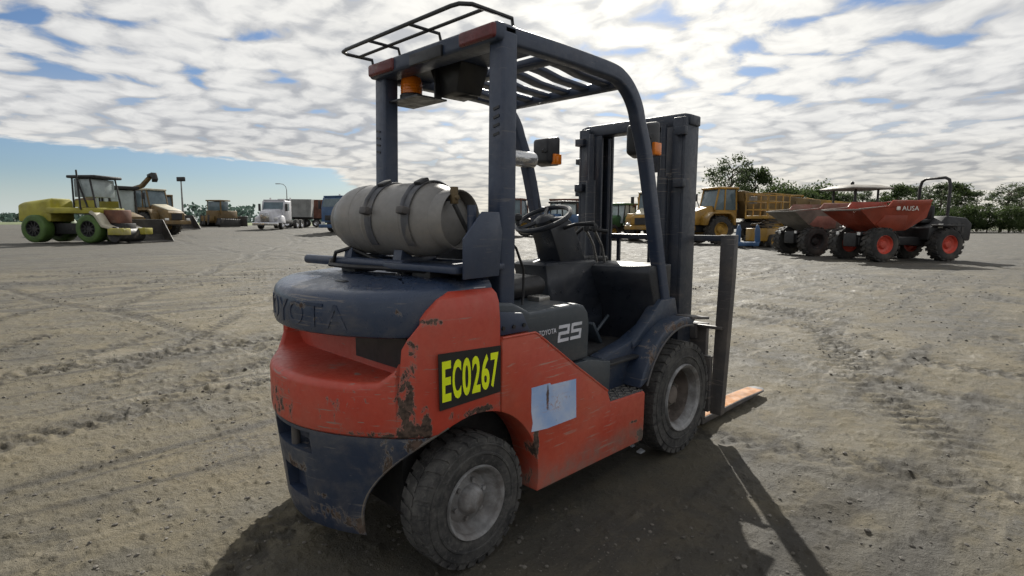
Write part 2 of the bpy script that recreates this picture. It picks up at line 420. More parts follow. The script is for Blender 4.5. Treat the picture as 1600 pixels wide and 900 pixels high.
def notice_mat():
    """faded pale blue notice with worn grey print and a scrape"""
    m, n, p = mat_new('faded_notice'); L = m.node_tree.links.new
    oc = n.n('ShaderNodeTexCoord').outputs['Object']
    base = n.mix(n.ramp(n.noise(oc, 7, 5, 0.6), 0.35, 0.7), (0.30, 0.44, 0.72, 1), (0.50, 0.58, 0.74, 1))
    st = n.ramp(n.noise(n.map(oc, scale=(9, 1, 60)), 1, 3, 0.6), 0.60, 0.7)
    base = n.mix(n.math('MULTIPLY', st, 0.30), base, (0.42, 0.27, 0.33, 1))
    d = n.n('ShaderNodeVectorMath', operation='LENGTH', ins={0: n.map(oc, scale=(1 / 0.012, 0, 1 / 0.07), loc=(-0.405 / 0.012, 0, -0.59 / 0.07))}).outputs[1]
    k = n.ramp(n.math('ADD', d, n.math('MULTIPLY', n.noise(oc, 60, 4), 0.9)), 0.9, 1.4, 1, 0)
    base = n.mix(k, base, (0.09, 0.06, 0.055, 1))
    d2 = n.n('ShaderNodeVectorMath', operation='LENGTH', ins={0: n.map(oc, scale=(1 / 0.12, 0, 1 / 0.05), loc=(-0.46 / 0.12, 0, -0.555 / 0.05))}).outputs[1]
    k2 = n.math('MULTIPLY', n.ramp(d2, 0.3, 1.0, 1, 0), n.ramp(n.noise(oc, 70, 5, 0.7), 0.52, 0.62))
    base = n.mix(n.math('MULTIPLY', k2, 0.8), base, (0.36, 0.18, 0.16, 1))
    sp = n.ramp(n.noise(oc, 40, 5, 0.7), 0.66, 0.72)
    base = n.mix(n.math('MULTIPLY', sp, 0.7), base, (0.15, 0.17, 0.22, 1))
    L(base, p.inputs['Base Color']); p.inputs['Roughness'].default_value = 0.45
    return m


M['notice'] = notice_mat()

# ------------------------------------------------------------------ ground
FW = Vector((math.cos(YAW), math.sin(YAW))); LF = Vector((-math.sin(YAW), math.cos(YAW)))


def sstep(a, b, x):
    t = np.clip((x - a) / (b - a), 0, 1); return t * t * (3 - 2 * t)


def gh(x, y):
    """broad shape of the yard: it climbs a little at the far left"""
    dx = x - CAM.x; dy = y - CAM.y
    d = dx * FW.x + dy * FW.y; uu = dx * LF.x + dy * LF.y
    return 0.66 * sstep(34, 60, d) * sstep(-9, 8, uu)


def at(px, depth, dz=0.0):
    """ground point at a bearing (as a picture column of the photograph) and a depth in metres"""
    q = CAM.xy + FW * depth - LF * ((px - 785.0) / 890.12 * depth)
    return Vector((q.x, q.y, float(gh(q.x, q.y)) + dz))


_tab = rng.random((256, 256))


def vnoise(x, y):
    xi = np.floor(x).astype(int); yi = np.floor(y).astype(int); fx = x - xi; fy = y - yi
    fx = fx * fx * (3 - 2 * fx); fy = fy * fy * (3 - 2 * fy)
    g = lambda a, b: _tab[a & 255, b & 255]
    return (g(xi, yi) * (1 - fx) + g(xi + 1, yi) * fx) * (1 - fy) + (g(xi, yi + 1) * (1 - fx) + g(xi + 1, yi + 1) * fx) * fy


def fbm(x, y, o=4, ga=0.5):
    a = 1.0; s = 0; t = 0
    for k in range(o):
        s = s + a * vnoise(x * 2 ** k + 17.3 * k, y * 2 ** k - 9.1 * k); t += a; a *= ga
    return s / t


# tyre tracks left in the dried mud: a point on the track, bearing in degrees, depth, half width
TRACKS = [(-0.678, 3.35, 51, 0.024, 0.11), (-0.905, 1.95, 43, 0.020, 0.10), (0.2, 9.6, 58, 0.03, 0.16), (-0.9, 0.22, 22, 0.030, 0.10),
          (-0.23, 5.2, 15, 0.034, 0.14), (2.0, -1.02, -79, 0.022, 0.11), (4.4, -0.07, -103, 0.026, 0.10), (15.6, 4.5, -122, 0.03, 0.2), (3.0, 13.0, 60, 0.03, 0.16),
          (9.0, 2.0, 62, 0.026, 0.14), (6.0, -2.0, 75, 0.026, 0.14), (1.0, 16.0, 20, 0.035, 0.2), (5.0, 22.0, 14, 0.04, 0.3), (12.0, -1.0, 74, 0.03, 0.18), (-0.8, 4.6, 40, 0.020, 0.1)]
_tr = np.random.default_rng(5)
for k in range(15):            # pairs of wheel tracks crossing the open yard
    tx, ty = 4 + 26 * _tr.random(), -4 + 30 * _tr.random(); an = float(_tr.choice([48, 58, 70, 20, 8, -30, 85]) + _tr.normal(0, 6)); wd_ = 0.14 + 0.10 * _tr.random()
    for g_ in (0.0, 1.9):
        TRACKS.append((tx - g_ * math.sin(R(an)), ty + g_ * math.cos(R(an)), an, 0.022 + 0.015 * _tr.random(), wd_))


def ground_h(x, y, want_rut=False):
    x = np.asarray(x, float); y = np.asarray(y, float)
    h = gh(x, y)
    r = np.hypot(x - 0.8, y)
    h = h + (fbm(x * 0.25, y * 0.25, 3) - 0.5) * 0.07 * sstep(2.5, 9, r)
    h = h + (fbm(x * 2.1, y * 2.1, 4, 0.55) - 0.5) * 0.026
    cr = fbm(x * 14.0, y * 14.0, 3, 0.6); patch = sstep(0.36, 0.62, fbm(x * 0.9 + 7, y * 0.9 + 3, 3))
    dc = np.hypot(x - CAM.x, y - CAM.y)
    fade = 1 - sstep(14, 40, dc) * 0.8
    h = h + ((cr - 0.5) * 0.010 + np.maximum(cr - 0.60, 0) * 0.055 * patch + np.maximum(fbm(x * 31, y * 31, 2) - 0.66, 0) * 0.05) * fade
    rut = np.zeros_like(h)
    hf = h.reshape(-1); rf = rut.reshape(-1); xf = x.reshape(-1); yf = y.reshape(-1); df = dc.reshape(-1)
    for (tx, ty, an, dp, wd) in TRACKS:
        c, s = math.cos(R(an)), math.sin(R(an))
        b = -(xf - tx) * s + (yf - ty) * c
        i = np.nonzero((np.abs(b) < 0.5 + wd * 4) & (df < 75))[0]
        if not len(i): continue
        a = (xf[i] - tx) * c + (yf[i] - ty) * s; b = b[i]
        b = b + (fbm(a * 0.25 + tx, a * 0 + ty, 2) - 0.5) * 0.9
        br = sstep(0.36, 0.55, fbm(a * 0.45 + ty * 3, b * 0.5 + tx, 2))
        core = np.exp(-(b / wd) ** 2)
        prof = -core + 0.6 * np.exp(-((np.abs(b) - wd * 1.7) / (wd * 0.6)) ** 2)
        lug = np.sin(a * 2 * math.pi / 0.15 + np.sign(b) * 1.2 + np.abs(b) * 14) * np.exp(-(b / wd) ** 4)
        clod = np.maximum(fbm(xf[i] * 30.0 + 5, yf[i] * 30.0, 2) - 0.52, 0)
        fd = 1 - sstep(14, 40, df[i]) * 0.8
        hf[i] += dp * br * (0.55 * prof + lug * 0.34 * fd + 1.5 * clod * np.exp(-(b / (wd * 1.8)) ** 2) * fd)
        rf[i] = np.maximum(rf[i], br * np.clip(core * (0.70 - 0.45 * lug * fd) + 2.0 * clod * np.exp(-(b / (wd * 2.2)) ** 2), 0, 1))
    flat = np.exp(-((np.hypot(x - 0.8, y)) / 1.3) ** 4) * 0.6
    h = h * (1 - flat) - 0.004
    return (h, rut) if want_rut else h


def build_ground():
    # rings round the standing point, finest in front of it
    rad = np.concatenate([[0.02, 0.3, 0.6], np.geomspace(0.8, 13.0, 470), np.geomspace(13.15, 70.0, 190), np.geomspace(73.0, 3000.0, 40)])
    ang = np.concatenate([np.linspace(-1.0, 1.0, 760), np.linspace(1.04, 2 * math.pi - 1.04, 70)]) + YAW
    A_, R_ = np.meshgrid(ang, rad, indexing='ij')
    x = CAM.x + R_ * np.cos(A_); y = CAM.y + R_ * np.sin(A_)
    z, rut = ground_h(x, y, True)
    co = np.stack([x, y, z], -1).reshape(-1, 3).astype(np.float32)
    na, nr = A_.shape
    idx = np.arange(na * nr).reshape(na, nr); nx_ = np.roll(idx, -1, 0)
    q = np.stack([idx[:, :-1], idx[:, 1:], nx_[:, 1:], nx_[:, :-1]], -1).reshape(-1, 4)
    me = bpy.data.meshes.new('ground')
    me.vertices.add(len(co)); me.vertices.foreach_set('co', co.ravel())
    me.loops.add(q.size); me.loops.foreach_set('vertex_index', q.ravel().astype(np.int32))
    me.polygons.add(len(q)); me.polygons.foreach_set('loop_start', np.arange(0, q.size, 4, dtype=np.int32))
    me.update(calc_edges=True); me.validate()
    me.polygons.foreach_set('use_smooth', np.ones(len(q), dtype=bool))
    at_ = me.attributes.new('rut', 'FLOAT', 'POINT'); at_.data.foreach_set('value', rut.reshape(-1).astype(np.float32))
    m, n_, p = mat_new('dried_mud_yard'); L = m.node_tree.links.new
    pos = n_.n('ShaderNodeNewGeometry').outputs['Position']
    flatp = n_.map(pos, scale=(1, 1, 0.0))
    a = n_.noise(flatp, 0.35, 4, 0.62, 0.3)
    b = n_.noise(flatp, 2.6, 5, 0.66, 0.2)
    base = n_.mix(n_.ramp(a, 0.34, 0.66), (0.172, 0.149, 0.100, 1), (0.090, 0.083, 0.067, 1))
    base = n_.mix(n_.ramp(b, 0.42, 0.66, 0, 0.7), base, (0.212, 0.183, 0.125, 1))
    # grey gravel patches
    gr = n_.math('MULTIPLY', n_.ramp(n_.noise(n_.map(flatp, loc=(5, 3, 0)), 0.75, 5, 0.6), 0.52, 0.68), n_.ramp(n_.noise(flatp, 28, 5, 0.7), 0.36, 0.6))
    base = n_.mix(n_.math('MULTIPLY', gr, 0.75), base, (0.098, 0.097, 0.096, 1))
    # damp dark streaks along the way the machines drive
    st = n_.noise(n_.map(flatp, scale=(0.28, 2.4, 1), rot=(0, 0, -0.95)), 1.0, 4, 0.62, 0.5)
    st2 = n_.noise(n_.map(flatp, scale=(0.22, 2.0, 1), rot=(0, 0, -0.15)), 1.0, 4, 0.62, 0.5)
    damp = n_.math('MAXIMUM', n_.ramp(st, 0.53, 0.65), n_.ramp(st2, 0.56, 0.68))
    pale = n_.math('MAXIMUM', n_.ramp(st, 0.42, 0.34), n_.ramp(st2, 0.40, 0.32))
    base = n_.mix(n_.math('MULTIPLY', pale, 0.6), base, (0.218, 0.192, 0.140, 1))
    base = n_.mix(n_.math('MULTIPLY', damp, 0.75), base, (0.046, 0.043, 0.038, 1))
    m2 = n_.noise(flatp, 7.5, 5, 0.7, 0.3)
    base = n_.mix(n_.ramp(m2, 0.53, 0.68, 0, 0.62), base, (0.070, 0.065, 0.055, 1))
    # fine grit, dark crumbs
    f = n_.noise(flatp, 75, 4, 0.72)
    base = n_.mix(n_.ramp(f, 0.56, 0.70, 0, 0.75), base, (0.036, 0.034, 0.031, 1))
    base = n_.mix(n_.ramp(f, 0.42, 0.28, 0, 0.5), base, (0.29, 0.268, 0.225, 1))
    rt = n_.n('ShaderNodeAttribute', attribute_name='rut').outputs['Fac']
    base = n_.mix(n_.math('MULTIPLY', n_.ramp(n_.math('ADD', rt, n_.math('MULTIPLY', n_.math('SUBTRACT', m2, 0.5), 0.9)), 0.25, 0.8), 0.7), base, (0.052, 0.048, 0.041, 1))
    # darker earth under and beside the parked truck
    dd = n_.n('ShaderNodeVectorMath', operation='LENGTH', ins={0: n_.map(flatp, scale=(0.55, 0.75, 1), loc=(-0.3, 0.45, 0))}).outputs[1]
    truck_patch = n_.ramp(n_.math('ADD', dd, n_.math('MULTIPLY', n_.noise(flatp, 2.5, 5, 0.6), 0.8)), 0.9, 1.6, 0.5, 0.0)
    base = n_.mix(truck_patch, base, (0.062, 0.060, 0.058, 1))
    # far away: the trodden grey yard, then grass fields
    dist = n_.n('ShaderNodeVectorMath', operation='LENGTH', ins={0: n_.n('ShaderNodeVectorMath', operation='SUBTRACT', ins={0: flatp, 1: (0.5, 0.5, 0)}).outputs[0]}).outputs[1]
    far = n_.ramp(n_.math('ADD', dist, n_.math('MULTIPLY', a, 14.0)), 9, 34)
    base = n_.mix(n_.math('MULTIPLY', far, 0.72), base, (0.080, 0.079, 0.076, 1))
    grass = n_.ramp(dist, 150, 170)
    base = n_.mix(grass, base, n_.mix(n_.ramp(n_.noise(flatp, 0.05, 5), 0.4, 0.6), (0.07, 0.10, 0.035, 1), (0.14, 0.14, 0.06, 1)))
    base = n_.mix(1.0, base, (0.700, 0.688, 0.652, 1), 'MULTIPLY')
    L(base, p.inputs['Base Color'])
    L(n_.math('SUBTRACT', n_.ramp(b, 0.3, 0.7, 0.72, 0.92), n_.math('MULTIPLY', pale, 0.08)), p.inputs['Roughness'])
    p.inputs['Specular IOR Level'].default_value = 0.28
    hh = n_.math('ADD', n_.math('MULTIPLY', f, 0.5), n_.math('MULTIPLY', n_.noise(flatp, 24, 4, 0.7), 1.0))
    hh = n_.math('ADD', hh, n_.math('MULTIPLY', n_.noise(flatp, 190, 3, 0.7), 0.25))
    bp = n_.n('ShaderNodeBump', ins={'Strength': 0.8, 'Distance': 0.018, 'Height': hh}); L(bp.outputs[0], p.inputs['Normal'])
    o = link('ground', me, m); tag(o, 'dry rutted mud and gravel yard crossed by tyre tracks', 'ground', kind='structure')
    return o


build_ground()


def scatter_stones():
    mb_v = []; mb_f = []
    ico = [(0, 0, 1), (0.89, 0, 0.45), (0.28, 0.85, 0.45), (-0.72, 0.53, 0.45), (-0.72, -0.53, 0.45), (0.28, -0.85, 0.45),
           (0.72, 0.53, -0.45), (-0.28, 0.85, -0.45), (-0.89, 0, -0.45), (-0.28, -0.85, -0.45), (0.72, -0.53, -0.45), (0, 0, -1)]
    tri = [(0, 1, 2), (0, 2, 3), (0, 3, 4), (0, 4, 5), (0, 5, 1), (1, 6, 2), (2, 7, 3), (3, 8, 4), (4, 9, 5), (5, 10, 1),
           (6, 7, 2), (7, 8, 3), (8, 9, 4), (9, 10, 5), (10, 6, 1), (11, 7, 6), (11, 8, 7), (11, 9, 8), (11, 10, 9), (11, 6, 10)]
    ico = np.array(ico); k = 15000
    d = 1.2 + 17 * rng.random(k) ** 1.7; a = (rng.random(k) - 0.5) * 1.75
    px = CAM.x + d * np.cos(YAW + a); py = CAM.y + d * np.sin(YAW + a)
    keep = fbm(px * 0.8, py * 0.8, 3) > 0.44
    px = px[keep]; py = py[keep]; d = d[keep]
    sz = (0.0022 + 0.009 * rng.random(len(px)) ** 5) * (0.8 + d * 0.10)
    pz = ground_h(px, py)
    for i in range(len(px)):
        ax = sz[i] * (0.7 + 0.7 * rng.random(3)); ax[2] *= 0.6
        q = ico * (0.8 + 0.4 * rng.random((12, 1))) * ax
        an = rng.random() * 6.28; c, s = math.cos(an), math.sin(an)
        b = len(mb_v)
        for r_ in q:
            mb_v.append((px[i] + r_[0] * c - r_[1] * s, py[i] + r_[0] * s + r_[1] * c, pz[i] + r_[2] + ax[2] * 0.3))
        mb_f += [(f[0] + b, f[1] + b, f[2] + b) for f in tri]
    me = bpy.data.meshes.new('loose_stones'); me.from_pydata(mb_v, [], mb_f)
    o = link('loose_stones', me, simple('stone_grit', (0.105, 0.096, 0.082), 0.9, var=0.5, scale=3.0))
    tag(o, 'loose grit and small clods strewn over the yard', 'gravel', kind='stuff')


scatter_stones()

# ------------------------------------------------------------------ lettering
def text_mesh(txt, x0, x1, z0, z1, bold=0.0, depth=0.0):
    """text fitted into a box of its local XZ plane (y = 0), facing -Y"""
    cu = bpy.data.curves.new('txt', 'FONT'); cu.body = txt; cu.offset = bold; cu.extrude = depth; cu.resolution_u = 4
    o = bpy.data.objects.new('txt', cu); col.objects.link(o)
    dg = bpy.context.evaluated_depsgraph_get(); dg.update()
    me = bpy.data.meshes.new_from_object(o.evaluated_get(dg)); bpy.data.objects.remove(o)
    co = np.zeros(len(me.vertices) * 3); me.vertices.foreach_get('co', co); co = co.reshape(-1, 3)
    lo = co.min(0); hi = co.max(0)
    a = x0 + (co[:, 0] - lo[0]) / (hi[0] - lo[0]) * (x1 - x0); b = z0 + (co[:, 1] - lo[1]) / (hi[1] - lo[1]) * (z1 - z0)
    me.vertices.foreach_set('co', np.stack([a, -co[:, 2], b], 1).ravel()); me.update()
    me.materials.clear()
    return me


def shift(me, fn):
    for vv in me.vertices: vv.co = fn(vv.co)
    me.update(); return me


# ------------------------------------------------------------------ forklift
fl = empty('forklift', (0, 0, 0), 0, 'worn red and blue-grey gas forklift parked in the foreground with a black EC0267 plate', 'forklift')

PLAN = [(-0.501, 0.0), (-0.494, 0.09), (-0.468, 0.19), (-0.426, 0.285), (-0.37, 0.375), (-0.315, 0.445), (-0.265, 0.497), (-0.215, 0.533), (-0.16, 0.552), (-0.09, 0.56), (0.128, 0.56)]


def spline(pts, k=4):
    out_ = []
    P = [Vector(p) for p in pts]; P = [P[0] * 2 - P[1]] + P + [P[-1] * 2 - P[-2]]
    for i in range(1, len(P) - 2):
        for j in range(k):
            t = j / k; a, b, c, d = P[i - 1], P[i], P[i + 1], P[i + 2]
            out_.append(0.5 * ((2 * b) + (c - a) * t + (2 * a - 5 * b + 4 * c - d) * t * t + (3 * b - a - 3 * c + d) * t ** 3))
    out_.append(P[-2]); return out_


def plan_ring(z, off, ys=1.0, xf=0.128, pl=PLAN):
    h = spline(pl, 3)
    n_ = len(h); ring = []
    for i, p in enumerate(h):
        t = (h[min(i + 1, n_ - 1)] - h[max(i - 1, 0)]).normalized()
        if i == 0: t = Vector((0, 1))
        nn = Vector((t.y, -t.x))           # inward (towards +x)
        q = p + nn * off
        ring.append((min(q.x, xf), max(q.y, 0.0) * ys))
    ring[-1] = (xf, ring[-1][1])
    full = [(x, -y, z) for x, y in reversed(ring)] + [(x, y, z) for x, y in ring[1:]]
    return full


arch_cut = MB().cyl((0.0, -1, 0.262), (0.0, 1, 0.262), 0.352, n=56).mesh()
# -- red casting
cw = MB().loft([plan_ring(0.563, 0.014), plan_ring(0.572, 0.004), plan_ring(0.60, 0.0), plan_ring(0.78, 0.0), plan_ring(0.96, 0.003), plan_ring(1.03, 0.010), plan_ring(1.062, 0.024), plan_ring(1.082, 0.052), plan_ring(1.088, 0.09)]).mesh()
notch = MB().prism([(-0.36, 0.765), (-0.41, 0.775), (-0.452, 0.815), (-0.505, 0.955), (-0.535, 1.03), (-0.54, 1.3), (0.54, 1.3), (0.535, 1.03), (0.505, 0.955), (0.452, 0.815), (0.41, 0.775), (0.36, 0.765)], -1.0, -0.215, 'x').mesh()
topcut = MB().box(-0.30, 0.6, -0.44, 0.44, 1.02, 1.4).mesh()
shoulder = MB().prism([(-0.26, 0.93), (-0.228, 0.975), (-0.195, 1.02), (-0.15, 1.058), (-0.09, 1.083), (0.0, 1.098), (0.0, 1.3), (-0.4, 1.3), (-0.4, 0.93)], -1, 1).mesh()
redm = boolean(cw, [notch, arch_cut, topcut, shoulder])
bm = bmesh.new(); bm.from_mesh(redm); bmesh.ops.remove_doubles(bm, verts=bm.verts, dist=0.0004); bmesh.ops.dissolve_limit(bm, angle_limit=R(1.0), verts=bm.verts, edges=bm.edges)
ed = [e for e in bm.edges if len(e.link_faces) == 2 and e.calc_face_angle(0) > R(40) and all(0.755 < q.co.z < 0.885 and q.co.x < -0.235 for q in e.verts)]
bmesh.ops.bevel(bm, geom=ed, offset=0.030, segments=4, affect='EDGES', profile=0.5, clamp_overlap=False)
bm.to_mesh(redm); bm.free()
red = soften(redm, 0.010, 3)
link('counterweight', red, M['red'], fl)
MB().box(-0.238, -0.220, -0.45, -0.10, 0.80, 0.985).build('air_outlet', M['seat'], fl)  # solid black plate; the dark of the deep opening is put into its colour
# -- blue lower casting
lw = MB().loft([plan_ring(0.150, 0.075), plan_ring(0.158, 0.062), plan_ring(0.20, 0.05), plan_ring(0.36, 0.032), plan_ring(0.53, 0.012), plan_ring(0.561, 0.014)]).mesh()
cuts = [MB().box(-1, -0.40, -0.145, 0.145, 0.465, 0.548).mesh(), MB().box(-1, -0.41, -0.085, 0.085, 0.262, 0.375).mesh(),
        MB().cyl((0.0, -1, 0.262), (0.0, 1, 0.262), 0.352, n=56).mesh(), MB().box(-0.22, 0.5, -0.41, 0.41, 0.0, 0.5).mesh()]
lowm = soften(boolean(lw, cuts), 0.010, 3)
link('lower_counterweight', lowm, M['blue'], fl)
# bare worn lip round the wheel arch of the casting
py_ = [p.y for p in spline(PLAN, 4)]; px_ = [p.x for p in spline(PLAN, 4)]
for s in (-1, 1):
    lp = []
    for a in range(112, 199, 4):
        x_, z_ = 0.354 * math.cos(R(a)), 0.262 + 0.354 * math.sin(R(a))
        ins = float(np.interp(z_, [0.15, 0.20, 0.36, 0.53, 0.60], [0.075, 0.05, 0.032, 0.012, 0.0]))
        lp.append((x_ + 0.002, s * (float(np.interp(x_ - ins * 0.6, px_, py_)) - ins * 0.9 - 0.004), z_))
    MB().tube(lp, 0.006, 6).build('arch_lip', M['bare_edge'], fl)
MB().cyl((-0.455, 0, 0.42), (-0.455, 0, 0.56), 0.017, n=14).build('tow_pin', M['rusty'], fl)
# -- rear hood cap
HP = [(-0.466, 0.0), (-0.459, 0.09), (-0.437, 0.19), (-0.402, 0.285), (-0.353, 0.375), (-0.308, 0.435), (-0.265, 0.475), (-0.215, 0.50), (-0.16, 0.512), (-0.09, 0.515), (0.128, 0.515)]
def hood_ring(z_, o_, tilt):
    return [(x, y, z + tilt * (x + 0.466)) for x, y, z in plan_ring(z_, o_, pl=HP)]


hood = MB().loft([hood_ring(*q) for q in ((0.924, 0.030, 0), (0.925, 0.012, 0), (0.930, 0.004, 0), (0.942, 0.0, 0), (1.0, 0.0, 0.0), (1.046, 0.002, 0.03), (1.062, 0.008, 0.05), (1.073, 0.020, 0.06), (1.080, 0.040, 0.065), (1.084, 0.075, 0.065), (1.088, 0.15, 0.065), (1.091, 0.26, 0.065))])
hd = hood.build('rear_hood', M['hood'], fl, wtol=0.0005)


def wrap_plan(me, off):
    """bend a flat text (x along, z up) round the rear hood; x = 0 is the middle of the hood, facing backwards"""
    h = spline(HP, 6); y = np.array([p.y for p in h]); x = np.array([p.x for p in h])
    s = np.concatenate([[0], np.cumsum(np.hypot(np.diff(x), np.diff(y)))])
    def f(co):
        # seen from behind, left of the picture is +y
        t = abs(co.x); yy = float(np.interp(t, s, y)); xx = float(np.interp(t, s, x))
        i = min(len(s) - 2, int(np.searchsorted(s, t))); ty = y[min(i + 1, len(y) - 1)] - y[max(i - 1, 0)]; tx = x[min(i + 1, len(x) - 1)] - x[max(i - 1, 0)]
        L = math.hypot(tx, ty); nx, ny = -ty / L, tx / L
        sg = -1 if co.x > 0 else 1
        o_ = off - co.y
        return Vector((xx + nx * o_, (yy + ny * o_) * sg, co.z))
    return shift(me, f)


wd = 0.098
for k, ch in enumerate('TOYOTA'):
    c = (k - 2.5) * 0.108
    a = wrap_plan(text_mesh(ch, c - wd / 2, c + wd / 2, 0.952, 1.040, depth=0.0016), 0.0009)
    link('embossed_letter', a, M['hood'], fl)
# cap edge strip between hood and cab
MB().box(0.02, 0.15, -0.43, 0.43, 1.128, 1.142).build('hood_edge_strip', M['black'], fl, 0.004)
for (hx, hy) in ((-0.28, -0.08),):
    MB().box(hx - 0.012, hx + 0.012, hy - 0.035, hy + 0.035, 1.07, 1.106).build('hood_latch', M['black'], fl, 0.003)
MB().obox((0.065, -0.482, 1.0885), (0.06, 0.055, 0.003), (0.10, 0, 0)).build('shoulder_sticker', M['lbl_white'], fl)

# -- side panels
arc = [(0.352 * math.cos(R(a)), 0.262 + 0.352 * math.sin(R(a))) for a in range(68, -14, -6)]
side_poly = [(0.134, 0.882), (0.325, 0.880), (0.345, 0.868), (0.60, 0.690), (0.855, 0.520), (0.88, 0.462), (1.18, 0.455), (1.196, 0.44), (1.19, 0.20), (1.175, 0.186), (0.345, 0.186)] + arc[::-1]
for s in (-1, 1):
    o = MB().prism(side_poly, s * 0.566, s * 0.42).build('side_panel', M['red_side'], fl, 0.006)
    # folded lip on the sloping edge
    MB().tube([(0.136, s * 0.562, 0.884), (0.325, s * 0.562, 0.882), (0.35, s * 0.562, 0.868), (0.60, s * 0.562, 0.693), (0.855, s * 0.562, 0.524)], 0.006, 6).build('edge_lip', M['red_side'], o)
    # step with chequer plate
    st = MB().box(0.87, 1.185, s * 0.40, s * 0.560, 0.452, 0.462).build('step', M['panel'], fl, 0.003)
    st.data.materials.clear(); st.data.materials.append(M['rusty'])
    tb = MB()
    for i in range(10):
        for j in range(5):
            tb.obox((0.885 + i * 0.031, s * (0.415 + j * 0.032), 0.464), (0.026, 0.007, 0.006), (0, 0, R(45 if (i + j) % 2 else -45)))
    tb.build('step_tread', M['steel'], st, 0)

# -- EC0267 plate and notice
pl_ = MB().prism([(-0.181, 0.872), (0.127, 0.858), (0.127, 0.673), (-0.176, 0.664)], -0.5590, -0.5620).build('number_plate', M['lbl_black'], fl)
for k, ch in enumerate('EC0267'):
    x0 = -0.166 + k * 0.0475
    lm = text_mesh(ch, x0, x0 + 0.0415, 0.693 + k * 0.0012, 0.842 - k * 0.0012, bold=0.028, depth=0.01)
    for vv in lm.vertices: vv.co.y = -0.5628 - (0.0006 if vv.co.y < 0 else 0)
    link('number', lm, M['lbl_yellow'], pl_)
nb = MB().prism([(0.303, 0.652), (0.42, 0.650), (0.425, 0.641), (0.60, 0.634), (0.606, 0.452), (0.40, 0.452), (0.304, 0.462), (0.312, 0.50), (0.302, 0.55)], -0.5650, -0.5672).build('notice', M['notice'], fl)

# -- engine cover with the 25 marking, dark panels
cov = [(0.135, 0.884), (0.135, 1.02), (0.26, 1.005), (0.36, 0.957), (0.68, 0.962), (0.735, 0.950), (0.765, 0.915), (0.778, 0.86), (0.772, 0.690), (0.545, 0.690), (0.345, 0.84)]
MB().prism(cov, -0.505, 0.505).build('engine_cover', M['panel'], fl, 0.014, 3)
MB().prism([(0.55, 0.682), (0.775, 0.682), (0.955, 0.645), (0.950, 0.47), (0.86, 0.47)], -0.508, 0.508).build('lower_panel', M['panel'], fl, 0.006)
for s in (-1, 1):
    o = MB().prism([(0.14, 0.886), (0.14, 0.985), (0.285, 0.965), (0.332, 0.886)], s * 0.509, s * 0.53).build('pillar_foot', M['guard'], fl, 0.004)
    for bx in (0.17, 0.23, 0.29):
        MB().cyl((bx, s * 0.53, 0.915), (bx, s * 0.537, 0.915), 0.009, n=6).build('bolt', M['black'], o)


def stroke(mb, pts, wd_, sh=0.14):
    for (xa, za), (xb, zb) in zip(pts[:-1], pts[1:]):
        if abs(xa - xb) > abs(za - zb): r_ = (min(xa, xb) - wd_ / 2, max(xa, xb) + wd_ / 2, za - wd_ / 2, za + wd_ / 2)
        else: r_ = (xa - wd_ / 2, xa + wd_ / 2, min(za, zb) - wd_ / 2, max(za, zb) + wd_ / 2)
        x0, x1, z0, z1 = r_
        yy = -0.5072 - 0.00012 * len(mb.v) / 8
        mb.hull([(x0 + sh * (z0 - .83), yy, z0), (x1 + sh * (z0 - .83), yy, z0), (x1 + sh * (z1 - .83), yy, z1), (x0 + sh * (z1 - .83), yy, z1)],
                [(x0 + sh * (z0 - .83), -0.5045, z0), (x1 + sh * (z0 - .83), -0.5045, z0), (x1 + sh * (z1 - .83), -0.5045, z1), (x0 + sh * (z1 - .83), -0.5045, z1)])


for dx, pts in ((0.55, [(0, .868), (.062, .868), (.062, .838), (0, .838), (0, .806), (.062, .806)]), (0.64, [(.062, .868), (0, .868), (0, .838), (.062, .838), (.062, .806), (0, .806)])):
    tb = MB(); stroke(tb, [(a + dx, b) for a, b in pts], 0.0145); tb.build('numeral', M['lbl_white'], fl, flat=True)
lm = text_mesh('TOYOTA', 0.412, 0.53, 0.845, 0.868, bold=0.01, depth=0.01)
for vv in lm.vertices: vv.co.y = -0.5058 - (0.001 if vv.co.y < 0 else 0)
link('small_lettering', lm, M['lbl_white'], fl)

# -- chassis and floor
MB().box(-0.2, 1.55, -0.36, 0.36, 0.21, 0.66).box(0.36, 1.20, -0.42, 0.42, 0.20, 0.45).build('chassis', M['chassis'], fl)
MB().cyl((0, -0.42, 0.267), (0, 0.42, 0.267), 0.05).build('rear_axle', M['chassis'], fl)
MB().cyl((1.6, -0.5, 0.335), (1.6, 0.5, 0.335), 0.07).box(1.45, 1.75, -0.33, 0.33, 0.18, 0.5).build('front_axle', M['chassis'], fl)
fp = MB().box(0.76, 1.36, -0.50, 0.50, 0.612, 0.628).build('floor_plate', M['black'], fl, 0.003)
for k in range(6):
    MB().box(0.80 + k * 0.05, 0.825 + k * 0.05, -0.44, 0.30, 0.627, 0.633).build('mat_rib', M['black'], fp)
for (py_, pw) in ((-0.22, 0.09), (0.02, 0.07), (0.2, 0.07)):
    MB().obox((1.18, py_, 0.72), (0.02, pw, 0.15), (0, -0.6, 0)).cyl((1.2, py_, 0.70), (1.34, py_, 0.80), 0.010, n=8).build('pedal', M['panel'], fl, 0.003)

